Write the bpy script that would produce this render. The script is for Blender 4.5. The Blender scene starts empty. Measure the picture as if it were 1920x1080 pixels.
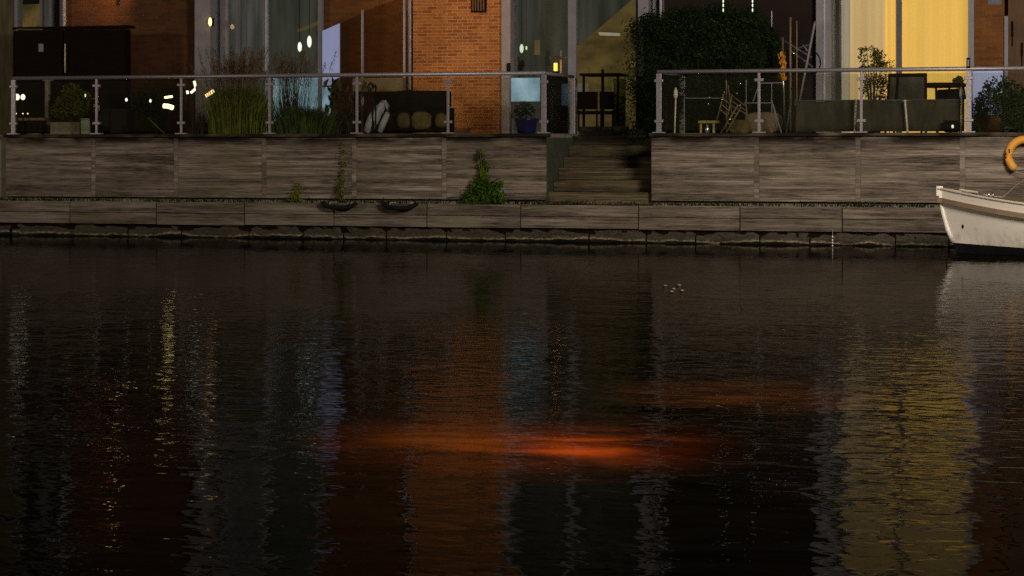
import bpy, math, random
from mathutils import Vector, Matrix
R = math.radians
random.seed(7)
scn = bpy.context.scene
COL = scn.collection

# ------------------------------------------------------------------ camera
F = 4000.0            # focal length in pixels of a 1920 wide frame
TH = R(16.0)          # yaw away from the quay's normal
CY = -36.62           # camera's distance in front of the upper wall
H = 1.62              # height above the water
HOR = 278.0           # horizon row
cam_d = bpy.data.cameras.new('camera')
cam = bpy.data.objects.new('camera', cam_d); COL.objects.link(cam)
cam.location = (0, CY, H)
cam.rotation_euler = (R(90), 0, TH)
cam_d.sensor_width = 36; cam_d.lens = F/1920*36
cam_d.shift_y = (HOR-540)/1920
cam_d.clip_end = 800; cam_d.clip_start = .1
scn.camera = cam

# ------------------------------------------------------------------ night sky, weak warm fill, exposure
w = bpy.data.worlds.new("World"); scn.world = w; w.use_nodes = True
nt = w.node_tree
sky = nt.nodes.new('ShaderNodeTexSky'); sky.sky_type = 'NISHITA'; sky.sun_disc = False
sky.sun_elevation = R(28); sky.sun_rotation = R(200)
bg = nt.nodes['Background']; bg.inputs[1].default_value = 0.0006
nt.links.new(sky.outputs[0], bg.inputs[0])
sd = bpy.data.lights.new('fill_sun', 'SUN'); sd.energy = .035; sd.angle = R(3); sd.color = (1, .9, .8)  # weak warm sun added as fill for the general street light
so = bpy.data.objects.new('fill_sun', sd); COL.objects.link(so); so.rotation_euler = (R(62), 0, R(20))
scn.view_settings.view_transform = 'Standard'; scn.view_settings.look = 'None'
scn.view_settings.exposure = 0; scn.view_settings.gamma = 1
scn.render.engine = 'CYCLES'
# keep the grain of a high ISO night exposure
scn.cycles.use_denoising = False
scn.cycles.use_adaptive_sampling = False
scn.cycles.max_bounces = 8; scn.cycles.transparent_max_bounces = 24
scn.cycles.sample_clamp_indirect = 3.0
scn.cycles.caustics_reflective = False; scn.cycles.caustics_refractive = False

def lamp(name, kind, loc, energy, color, radius=.3, target=None, size=None, blend=.5):
    d = bpy.data.lights.new(name, kind); d.energy = energy; d.color = color
    d.shadow_soft_size = radius
    if kind == 'SPOT': d.spot_size = size; d.spot_blend = blend
    o = bpy.data.objects.new(name, d); COL.objects.link(o); o.location = loc
    if target is not None:
        o.rotation_euler = (Vector(target)-Vector(loc)).to_track_quat('-Z', 'Y').to_euler()
    return o

def at(px, py, Y):
    u = (px-960)/F; t = math.tan(TH)
    z = (Y-CY)/(math.cos(TH)*(1+u*t))
    return Vector((z*(-math.sin(TH)+u*math.cos(TH)), Y, H+z*(HOR-py)/F))
def X(px, Y=0): return at(px, HOR, Y).x
def Zp(px, py, Y=0): return at(px, py, Y).z
def on_water(px, py):
    z = H*F/(py-HOR); u = (px-960)/F
    return Vector((z*(-math.sin(TH)+u*math.cos(TH)), CY+z*(math.cos(TH)+u*math.sin(TH)), 0))

# street lamps of the near bank (stand-ins hung over the canal, no fittings)
lamp('street_light', 'POINT', (1.8, -14, 6.5), 5900, (1, .85, .69), 1.7)
lamp('street_light', 'POINT', (-44, -28, 9.0), 8200, (1, .81, .62), 1.5)
# unseen spots added overhead for the red and amber glow on the water
for (px, py, e, c, rad) in ((1092, 839, 110000, (1, .15, .004), .32), (1085, 836, 28000, (1, .14, .004), .66), (1000, 832, 11000, (1, .17, .005), 1.15), (855, 824, 25000, (1, .25, .004), .50), (720, 824, 4000, (1, .22, .006), .5), (1400, 740, 8500, (1, .30, .03), .9), (1500, 745, 4400, (1, .25, .03), .6), (1290, 738, 5000, (1, .34, .04), .6)):
    p = on_water(px, py); q = p+Vector((1.5, -4, 7.0))
    lamp('water_light', 'SPOT', q, e, c, .05, p, 2*math.atan(rad*1.25/8.2), 1.0)

# ------------------------------------------------------------------ materials
MATS = {}
def newmat(name):
    m = bpy.data.materials.new(name); m.use_nodes = True
    MATS[name] = m
    return m, m.node_tree, m.node_tree.nodes['Principled BSDF']
def ramp(nt, fac, stops):
    r = nt.nodes.new('ShaderNodeValToRGB'); nt.links.new(fac, r.inputs[0])
    e = r.color_ramp.elements
    e[0].position, e[0].color = stops[0][0], (*stops[0][1], 1)
    e[1].position, e[1].color = stops[-1][0], (*stops[-1][1], 1)
    for p, c in stops[1:-1]:
        x = e.new(p); x.color = (*c, 1)
    return r.outputs[0]
def coords(nt, scale, kind='pos'):
    if kind == 'pos':
        s = nt.nodes.new('ShaderNodeNewGeometry').outputs['Position']
    else:
        s = nt.nodes.new('ShaderNodeTexCoord').outputs['Object']
    mp = nt.nodes.new('ShaderNodeMapping'); nt.links.new(s, mp.inputs[0]); mp.inputs['Scale'].default_value = scale
    return mp.outputs[0]
def noise(nt, vec, scale, detail=4, rough=.6, dist=0):
    n = nt.nodes.new('ShaderNodeTexNoise'); nt.links.new(vec, n.inputs['Vector'])
    n.inputs['Scale'].default_value = scale; n.inputs['Detail'].default_value = detail
    n.inputs['Roughness'].default_value = rough; n.inputs['Distortion'].default_value = dist
    return n.outputs['Fac']
def mixc(nt, fac, a, b, mode='MIX'):
    m = nt.nodes.new('ShaderNodeMix'); m.data_type = 'RGBA'; m.blend_type = mode
    for k, v in ((0, fac), (6, a), (7, b)):
        if hasattr(v, 'is_linked'): nt.links.new(v, m.inputs[k])
        elif k == 0: m.inputs[0].default_value = v
        else: m.inputs[k].default_value = (*v, 1)
    return m.outputs[2]
def bump(nt, b, h, strength, dist=.01):
    n = nt.nodes.new('ShaderNodeBump'); n.inputs['Strength'].default_value = strength; n.inputs['Distance'].default_value = dist
    nt.links.new(h, n.inputs['Height']); nt.links.new(n.outputs[0], b.inputs['Normal'])

def simple(name, c1, c2=None, rough=.6, metal=0, scale=8, sc=(1, 1, 1), bs=.3, trans=0, sub=0):
    m, nt, b = newmat(name)
    c2 = c2 or tuple(v*.7 for v in c1)
    n = noise(nt, coords(nt, sc), scale)
    nt.links.new(ramp(nt, n, [(.3, c2), (.7, c1)]), b.inputs['Base Color'])
    b.inputs['Roughness'].default_value = rough; b.inputs['Metallic'].default_value = metal
    if max(c1) < .14: b.inputs['Specular IOR Level'].default_value = .08
    if bs: bump(nt, b, n, bs, .01)
    return m
def emit(name, c, s, c2=None, sc=(1, 1, 1), scale=3):
    m, nt, b = newmat(name)
    b.inputs['Base Color'].default_value = (*[min(1, v)*.6 for v in c], 1)
    if c2:
        n = noise(nt, coords(nt, sc), scale, 3)
        nt.links.new(ramp(nt, n, [(.35, c2), (.65, c)]), b.inputs['Emission Color'])
    else:
        b.inputs['Emission Color'].default_value = (*c, 1)
    b.inputs['Emission Strength'].default_value = s
    return m

def weathered(name, light, mid, dark, green, seam=False, vscale=1.0):
    m, nt, b = newmat(name)
    oi = nt.nodes.new('ShaderNodeObjectInfo')
    cmb = nt.nodes.new('ShaderNodeCombineXYZ'); 
    mul = nt.nodes.new('ShaderNodeMath'); mul.operation = 'MULTIPLY'; mul.inputs[1].default_value = 40
    nt.links.new(oi.outputs['Random'], mul.inputs[0]); nt.links.new(mul.outputs[0], cmb.inputs[2]); nt.links.new(mul.outputs[0], cmb.inputs[0])
    geo = nt.nodes.new('ShaderNodeNewGeometry')
    add = nt.nodes.new('ShaderNodeVectorMath'); add.operation = 'ADD'
    nt.links.new(geo.outputs['Position'], add.inputs[0]); nt.links.new(cmb.outputs[0], add.inputs[1])
    def mp(s):
        q = nt.nodes.new('ShaderNodeMapping'); nt.links.new(add.outputs[0], q.inputs[0]); q.inputs['Scale'].default_value = s
        return q.outputs[0]
    streak = noise(nt, mp((.30, 1, 9*vscale)), 1.0, 6, .66, .75)
    fine = noise(nt, mp((3.0, 1, 60)), 1.0, 4, .7, .2)
    patch = noise(nt, mp((1.1, 1, 1.9)), 1.1, 3, .55, .6)
    c = ramp(nt, streak, [(.42, dark), (.49, mid), (.57, light)])
    s2 = noise(nt, mp((.8, 1, 26*vscale)), 1.0, 6, .72, .4)
    c = mixc(nt, 1.0, c, ramp(nt, s2, [(.38, (.28, .25, .22)), (.5, (.9, .9, .9)), (.62, (1.5, 1.48, 1.5))]), 'MULTIPLY')
    s3 = noise(nt, mp((.5, 1, .8)), 1.0, 2, .5, .2)
    c = mixc(nt, 1.0, c, ramp(nt, s3, [(.36, (.50, .45, .38)), (.62, (1.08, 1.07, 1.08))]), 'MULTIPLY')
    c = mixc(nt, .28, c, ramp(nt, fine, [(.38, tuple(v*.25 for v in mid)), (.62, tuple(v*1.7 for v in light))]), 'MIX')
    c = mixc(nt, ramp(nt, patch, [(.42, (0, 0, 0)), (.68, (.22, .22, .22))]), c, tuple(v*1.1 for v in light))
    gp = noise(nt, mp((.8, 1, 2.2)), .9, 4, .6, .4)
    gz = nt.nodes.new('ShaderNodeSeparateXYZ'); nt.links.new(geo.outputs['Position'], gz.inputs[0])
    c = mixc(nt, ramp(nt, gp, [(.52, (0, 0, 0)), (.72, (.55, .55, .55))]), c, green)
    # damp, dirty stains just under the coping
    mr = nt.nodes.new('ShaderNodeMapRange'); nt.links.new(gz.outputs[2], mr.inputs[0])
    mr.inputs[1].default_value = 1.62; mr.inputs[2].default_value = 1.78
    st = nt.nodes.new('ShaderNodeMath'); st.operation = 'MULTIPLY'
    nt.links.new(mr.outputs[0], st.inputs[0])
    sn = noise(nt, mp((.9, 1, 3)), 1.3, 3, .5)
    nt.links.new(ramp(nt, sn, [(.34, (0, 0, 0)), (.54, (1, 1, 1))]), st.inputs[1])
    c = mixc(nt, st.outputs[0], c, tuple(v*.6 for v in dark))
    nt.links.new(c, b.inputs['Base Color']); b.inputs['Roughness'].default_value = .85; b.inputs['Specular IOR Level'].default_value = .2
    bump(nt, b, streak, .5, .02)
    return m

weathered('timber', (.345, .295, .25), (.17, .134, .103), (.020, .013, .008), (.15, .15, .075))
weathered('quay_timber', (.28, .24, .20), (.17, .14, .113), (.04, .030, .021), (.24, .25, .16), vscale=.8)
weathered('joint_timber', (.37, .315, .265), (.27, .225, .185), (.12, .095, .075), (.17, .16, .11), vscale=.5)
weathered('step_timber', (.19, .155, .098), (.10, .08, .046), (.025, .019, .012), (.10, .12, .04))

def brick(name, a, b2, mortar, scale=1.0):
    m, nt, b = newmat(name)
    geo = nt.nodes.new('ShaderNodeNewGeometry')
    sx = nt.nodes.new('ShaderNodeSeparateXYZ'); nt.links.new(geo.outputs['Position'], sx.inputs[0])
    ad = nt.nodes.new('ShaderNodeMath'); nt.links.new(sx.outputs[0], ad.inputs[0]); nt.links.new(sx.outputs[1], ad.inputs[1])
    cb = nt.nodes.new('ShaderNodeCombineXYZ'); nt.links.new(ad.outputs[0], cb.inputs[0]); nt.links.new(sx.outputs[2], cb.inputs[1])
    t = nt.nodes.new('ShaderNodeTexBrick'); nt.links.new(cb.outputs[0], t.inputs['Vector'])
    t.inputs['Scale'].default_value = 1.0
    t.inputs['Brick Width'].default_value = .21*scale; t.inputs['Row Height'].default_value = .066*scale
    t.inputs['Mortar Size'].default_value = .008; t.inputs['Mortar Smooth'].default_value = .3; t.inputs['Bias'].default_value = -.25
    t.inputs['Color1'].default_value = (*a, 1); t.inputs['Color2'].default_value = (*b2, 1); t.inputs['Mortar'].default_value = (*mortar, 1)
    n = noise(nt, coords(nt, (1, 1, 1)), 1.3, 4)
    c = mixc(nt, 1.0, t.outputs[0], ramp(nt, n, [(.3, (.62, .6, .58)), (.7, (1, 1, 1))]), 'MULTIPLY')
    n2 = noise(nt, coords(nt, (1, 1, 1)), 40, 2)
    c = mixc(nt, 1.0, c, ramp(nt, n2, [(.3, (.7, .7, .7)), (.7, (1.15, 1.15, 1.15))]), 'MULTIPLY')
    nt.links.new(c, b.inputs['Base Color']); b.inputs['Roughness'].default_value = .9
    inv = nt.nodes.new('ShaderNodeInvert'); nt.links.new(t.outputs['Fac'], inv.inputs[1])
    bump(nt, b, inv.outputs[0], .6, .006)
    return m
brick('brick_bright', (.52, .20, .05), (.25, .072, .016), (.60, .37, .19))  # brick tones put the lit pier and the shaded walls into colour
brick('brick_dark', (.15, .055, .016), (.08, .026, .008), (.13, .065, .028))
brick('brick_mid', (.30, .11, .022), (.16, .052, .012), (.24, .12, .04))
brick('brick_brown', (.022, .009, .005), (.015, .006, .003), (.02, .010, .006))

simple('metal_rail', (.42, .40, .44), (.30, .28, .31), .45, .5, 30)
simple('grey_column', (.34, .33, .37), (.24, .235, .26), .7, 0, 3)
simple('frame_dark', (.13, .13, .16), (.09, .09, .11), .5)
simple('frame_light', (.62, .64, .72), (.45, .46, .52), .5)
simple('white_paint', (.95, .93, .88), (.85, .82, .78), .5)
simple('green_board', (.085, .095, .068), (.05, .058, .042), .9, 0, 3, (1, 1, 6))
simple('concrete', (.3, .27, .22), (.18, .16, .12), .9, 0, 6)
simple('olive_render', (.16, .135, .07), (.08, .07, .035), .9, 0, 2, (6, 1, 1))
simple('dark_timber', (.012, .006, .004), (.006, .003, .002), .7, 0, 4, (1, 1, 12))
simple('brown_panel', (.16, .085, .04), (.09, .05, .025), .8, 0, 2)
simple('dark_stone', (.11, .075, .045), (.045, .032, .02), .7, 0, 7, bs=.8)
simple('dirt', (.05, .045, .025), (.02, .018, .01), .95, 0, 9)
simple('black_rubber', (.02, .02, .02), (.01, .01, .01), .6)
simple('black_metal', (.012, .012, .014), (.006, .006, .007), .5)
simple('blue_glaze', (.010, .015, .14), (.006, .01, .08), .3, 0, 6, bs=0)
simple('green_plastic', (.42, .55, .35), (.3, .42, .25), .5, 0, 10, bs=0)
simple('beige_planter', (.33, .28, .19), (.2, .17, .11), .85, 0, 14)
simple('yellow_paint', (.5, .42, .12), (.34, .28, .06), .5)
simple('chair_wood', (.34, .24, .12), (.2, .13, .06), .6, 0, 6, (1, 1, 8))
simple('silver', (.7, .72, .74), (.55, .56, .58), .25, .9)
simple('fabric_white', (.62, .64, .75), (.42, .44, .52), .8, 0, 9, (1, 1, .5))
simple('fabric_dark', (.012, .010, .006), (.004, .0035, .0025), .95, 0, 6)
simple('canvas_grey', (.10, .092, .068), (.05, .046, .036), .9, 0, 2.4, (2, 1, .6))
simple('cushion_olive', (.22, .17, .05), (.09, .07, .02), .9, 0, 5)
simple('orange_cloth', (.9, .42, .02), (.35, .12, .01), .8, 0, 10)
simple('cyan_frost', (.45, .6, .68), (.3, .42, .5), .6, 0, 3, bs=0)
simple('hull_white', (.97, .93, .86), (.92, .87, .79), .38, 0, 1.2, (1, 1, .5), bs=0)
simple('hull_black', (.014, .014, .017), (.008, .008, .01), .35, 0, 5, bs=0)
simple('rub_brown', (.27, .19, .12), (.2, .14, .09), .7, 0, 5, (1, 1, 5))
simple('gunwale', (.74, .64, .53), (.6, .5, .4), .6, 0, 6)
simple('tarp_olive', (.2, .16, .085), (.12, .1, .05), .8, 0, 3)
simple('deck_grey', (.16, .17, .16), (.1, .1, .1), .7, 0, 3)
simple('buoy_orange', (.98, .50, .08), (.92, .42, .05), .55, 0, 3, bs=.1)
simple('rope', (.5, .45, .36), (.3, .27, .2), .9, 0, 60)
simple('soil', (.05, .035, .02))
simple('skin_room', (.3, .3, .24), (.2, .2, .16), .9, 0, 1)
simple('dry_leaf', (.2, .16, .10), (.12, .09, .05), .8, 0, 40)

def leafmat(name, a, b2, rough=.5):
    m, nt, b = newmat(name)
    n = noise(nt, coords(nt, (1, 1, 1)), 5, 3)
    nt.links.new(ramp(nt, n, [(.35, b2), (.65, a)]), b.inputs['Base Color'])
    b.inputs['Roughness'].default_value = rough
    b.inputs['Specular IOR Level'].default_value = .12
    return m
leafmat('leaf_hedge', (.022, .045, .008), (.006, .012, .003))
leafmat('leaf_core', (.006, .010, .003), (.003, .005, .002))
leafmat('leaf_bright', (.085, .18, .01), (.028, .07, .004))
leafmat('leaf_olive', (.20, .20, .02), (.07, .08, .01))
leafmat('leaf_grass', (.24, .27, .02), (.09, .13, .01))
leafmat('leaf_dkgrass', (.09, .15, .025), (.03, .06, .012))
leafmat('leaf_plume', (.20, .13, .06), (.09, .06, .028))
leafmat('leaf_plant', (.13, .11, .015), (.05, .045, .01))
leafmat('leaf_shrub', (.045, .085, .018), (.015, .03, .008))
leafmat('leaf_brown', (.07, .055, .025), (.03, .024, .012))

m = MATS['hull_white']; nt = m.node_tree; b = nt.nodes['Principled BSDF']
g0 = nt.nodes.new('ShaderNodeNewGeometry'); g1 = nt.nodes.new('ShaderNodeSeparateXYZ'); nt.links.new(g0.outputs['Position'], g1.inputs[0])
g2 = nt.nodes.new('ShaderNodeMapRange'); nt.links.new(g1.outputs[2], g2.inputs[0]); g2.inputs[1].default_value = .42; g2.inputs[2].default_value = .14
g3 = nt.nodes.new('ShaderNodeMath'); g3.operation = 'MULTIPLY'; nt.links.new(g2.outputs[0], g3.inputs[0])
nt.links.new(ramp(nt, noise(nt, coords(nt, (7, 7, 1.2)), 1.5, 5, .65), [(.42, (0, 0, 0)), (.7, (.8, .8, .8))]), g3.inputs[1])
src = b.inputs['Base Color'].links[0].from_socket
c = mixc(nt, g3.outputs[0], src, (.42, .36, .22))
c = mixc(nt, ramp(nt, noise(nt, coords(nt, (9, 9, 26)), 1.0, 4, .6), [(.62, (0, 0, 0)), (.72, (.35, .35, .35))]), c, (.45, .42, .36))
nt.links.new(c, b.inputs['Base Color'])
# moss and wet stone at the water's edge
m, nt, b = newmat('wet_stone')
geo = nt.nodes.new('ShaderNodeNewGeometry'); sz = nt.nodes.new('ShaderNodeSeparateXYZ'); nt.links.new(geo.outputs['Position'], sz.inputs[0])
n1 = noise(nt, coords(nt, (1.0, 1, 1)), 1.3, 5, .65)
ma = nt.nodes.new('ShaderNodeMath'); ma.operation = 'MULTIPLY_ADD'; nt.links.new(n1, ma.inputs[0]); ma.inputs[1].default_value = .20
nt.links.new(sz.outputs[2], ma.inputs[2])
mr = nt.nodes.new('ShaderNodeMapRange'); nt.links.new(ma.outputs[0], mr.inputs[0]); mr.inputs[1].default_value = .05; mr.inputs[2].default_value = .35
n2 = noise(nt, coords(nt, (4, 1, 8)), 3, 5, .7)
base = ramp(nt, n2, [(.35, (.02, .014, .009)), (.65, (.065, .05, .028))])
moss = ramp(nt, n2, [(.38, (.08, .08, .03)), (.6, (.52, .44, .29))])
mfac = ramp(nt, mr.outputs[0], [(.27, (0, 0, 0)), (.32, (1, 1, 1)), (.36, (.5, .5, .5)), (.44, (0, 0, 0))])
c = mixc(nt, mfac, base, moss)
c = mixc(nt, ramp(nt, mr.outputs[0], [(.24, (0, 0, 0)), (.29, (1, 1, 1))]), (.008, .008, .006), c)  # black foot below the moss: the shadow gap put into the colour
nt.links.new(c, b.inputs['Base Color']); b.inputs['Roughness'].default_value = .6
bump(nt, b, n2, .6, .03)

# glass
def glassmat(name, tint, refl=.08, haze=0.0, hazec=(.3, .3, .3)):
    m = bpy.data.materials.new(name); m.use_nodes = True; MATS[name] = m
    nt = m.node_tree; nt.nodes.clear()
    out = nt.nodes.new('ShaderNodeOutputMaterial')
    tr = nt.nodes.new('ShaderNodeBsdfTransparent'); tr.inputs[0].default_value = (*tint, 1)
    gl = nt.nodes.new('ShaderNodeBsdfGlossy'); gl.inputs['Roughness'].default_value = .04
    df = nt.nodes.new('ShaderNodeBsdfDiffuse'); df.inputs[0].default_value = (*hazec, 1)
    m1 = nt.nodes.new('ShaderNodeMixShader'); m1.inputs[0].default_value = refl
    m2 = nt.nodes.new('ShaderNodeMixShader')
    n = noise(nt, coords(nt, (1, 1, 1)), 1.2, 4)
    mm = nt.nodes.new('ShaderNodeMath'); mm.operation = 'MULTIPLY'; nt.links.new(n, mm.inputs[0]); mm.inputs[1].default_value = haze*2
    nt.links.new(mm.outputs[0], m2.inputs[0])
    nt.links.new(tr.outputs[0], m1.inputs[1]); nt.links.new(gl.outputs[0], m1.inputs[2])
    nt.links.new(m1.outputs[0], m2.inputs[1]); nt.links.new(df.outputs[0], m2.inputs[2])
    nt.links.new(m2.outputs[0], out.inputs[0])
    return m
glassmat('glass_rail', (.90, .91, .87), .05, .010, (.35, .32, .26))
glassmat('glass_window', (.88, .9, .88), .08, .012, (.3, .34, .36))
glassmat('glass_smoked', (.72, .66, .55), .05, .06, (.25, .14, .06))

# water
m = bpy.data.materials.new('canal_water'); m.use_nodes = True; MATS['canal_water'] = m
nt = m.node_tree; nt.nodes.clear()
out = nt.nodes.new('ShaderNodeOutputMaterial')
df = nt.nodes.new('ShaderNodeBsdfDiffuse'); df.inputs[0].default_value = (.011, .008, .004, 1)
glow_patches = noise(nt, coords(nt, (1.2, 3.0, 1)), 1.1, 4, .65, .8)  # uneven base colour put in to make the red glow patchy
nt.links.new(ramp(nt, glow_patches, [(.34, (.0015, .0012, .0008)), (.66, (.009, .007, .004))]), df.inputs[0])
gl = nt.nodes.new('ShaderNodeBsdfGlossy'); gl.inputs['Roughness'].default_value = .02
fr = nt.nodes.new('ShaderNodeFresnel'); fr.inputs[0].default_value = 1.33
pw = nt.nodes.new('ShaderNodeMath'); pw.operation = 'POWER'; nt.links.new(fr.outputs[0], pw.inputs[0]); pw.inputs[1].default_value = 1.65
mu = nt.nodes.new('ShaderNodeMath'); mu.operation = 'MULTIPLY'; nt.links.new(pw.outputs[0], mu.inputs[0]); mu.inputs[1].default_value = .74
v1 = coords(nt, (1.25, 1.6, 1)); 
a1 = noise(nt, v1, 2.7, 1.2, .5, .6)
v2 = coords(nt, (1.0, 2.0, 1)); a2 = noise(nt, v2, 7.5, 1.5, .5, .3)
v3 = coords(nt, (.35, .5, 1)); a3 = noise(nt, v3, .55, 3, .5, .8)      # calm and ruffled areas
am = ramp(nt, a3, [(.40, (.55, .55, .55)), (.62, (1.35, 1.35, 1.35))])
ad = nt.nodes.new('ShaderNodeMath'); ad.operation = 'MULTIPLY_ADD'; nt.links.new(a2, ad.inputs[0]); ad.inputs[1].default_value = .30; nt.links.new(a1, ad.inputs[2])
gy = nt.nodes.new('ShaderNodeNewGeometry'); sy_ = nt.nodes.new('ShaderNodeSeparateXYZ'); nt.links.new(gy.outputs['Position'], sy_.inputs[0])
shel = nt.nodes.new('ShaderNodeMapRange'); nt.links.new(sy_.outputs[1], shel.inputs[0])   # sheltered, calmer water near the quay
shel.inputs[1].default_value = -2; shel.inputs[2].default_value = -20; shel.inputs[3].default_value = .28; shel.inputs[4].default_value = 1.3
sm_ = nt.nodes.new('ShaderNodeMath'); sm_.operation = 'MULTIPLY'; nt.links.new(shel.outputs[0], sm_.inputs[0]); nt.links.new(am, sm_.inputs[1])
mh = nt.nodes.new('ShaderNodeMath'); mh.operation = 'MULTIPLY'; nt.links.new(ad.outputs[0], mh.inputs[0]); nt.links.new(sm_.outputs[0], mh.inputs[1])
bp = nt.nodes.new('ShaderNodeBump'); bp.inputs['Strength'].default_value = 1.0; bp.inputs['Distance'].default_value = .0070
nt.links.new(mh.outputs[0], bp.inputs['Height']); nt.links.new(bp.outputs[0], gl.inputs['Normal'])
mx = nt.nodes.new('ShaderNodeMixShader'); nt.links.new(mu.outputs[0], mx.inputs[0]); nt.links.new(df.outputs[0], mx.inputs[1]); nt.links.new(gl.outputs[0], mx.inputs[2])
nt.links.new(mx.outputs[0], out.inputs[0])

# lamps, and surfaces whose light is put in as emission
emit('glow_yellow', (1.0, .585, .12), .95, (.96, .55, .105), (1.6, 1, .3), 1.2)
emit('glow_warm', (.68, .46, .21), .95, (.62, .41, .18), (2.2, 1, .25), 1.3)
emit('glow_upper', (.44, .29, .105), .9, (.36, .235, .08), (2.2, 1, .25), 2)
emit('glow_beige', (.42, .34, .24), .9, (.34, .28, .19), (2.2, 1, .25), 2)
emit('glow_olive', (.16, .10, .028), .8, (.05, .035, .01), (1, 1, 1), 2.2)
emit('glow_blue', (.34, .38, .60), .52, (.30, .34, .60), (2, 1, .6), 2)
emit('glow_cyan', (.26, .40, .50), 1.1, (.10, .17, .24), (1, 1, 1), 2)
emit('glow_tan', (.13, .085, .022), .9, (.05, .035, .012), (1, 1, 1.4), 1.6)
emit('glow_green', (.046, .046, .036), 1.0, (.014, .016, .011), (3.2, 1, .35), 1.0)
emit('glow_grey', (.082, .076, .070), .9, (.035, .036, .031), (3, 1, .3), 1.8)
emit('lamp_white', (1, .97, .82), 1.6)
emit('lamp_bright', (1, .78, .30), 4.5)
emit('lamp_warm', (1, .66, .26), 2.4)
emit('lamp_dim', (.85, 1, .7), 1.0)
emit('lamp_orange', (1, .42, .05), 3.5)
emit('lamp_green', (.1, 1, .02), 2.5)

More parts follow.
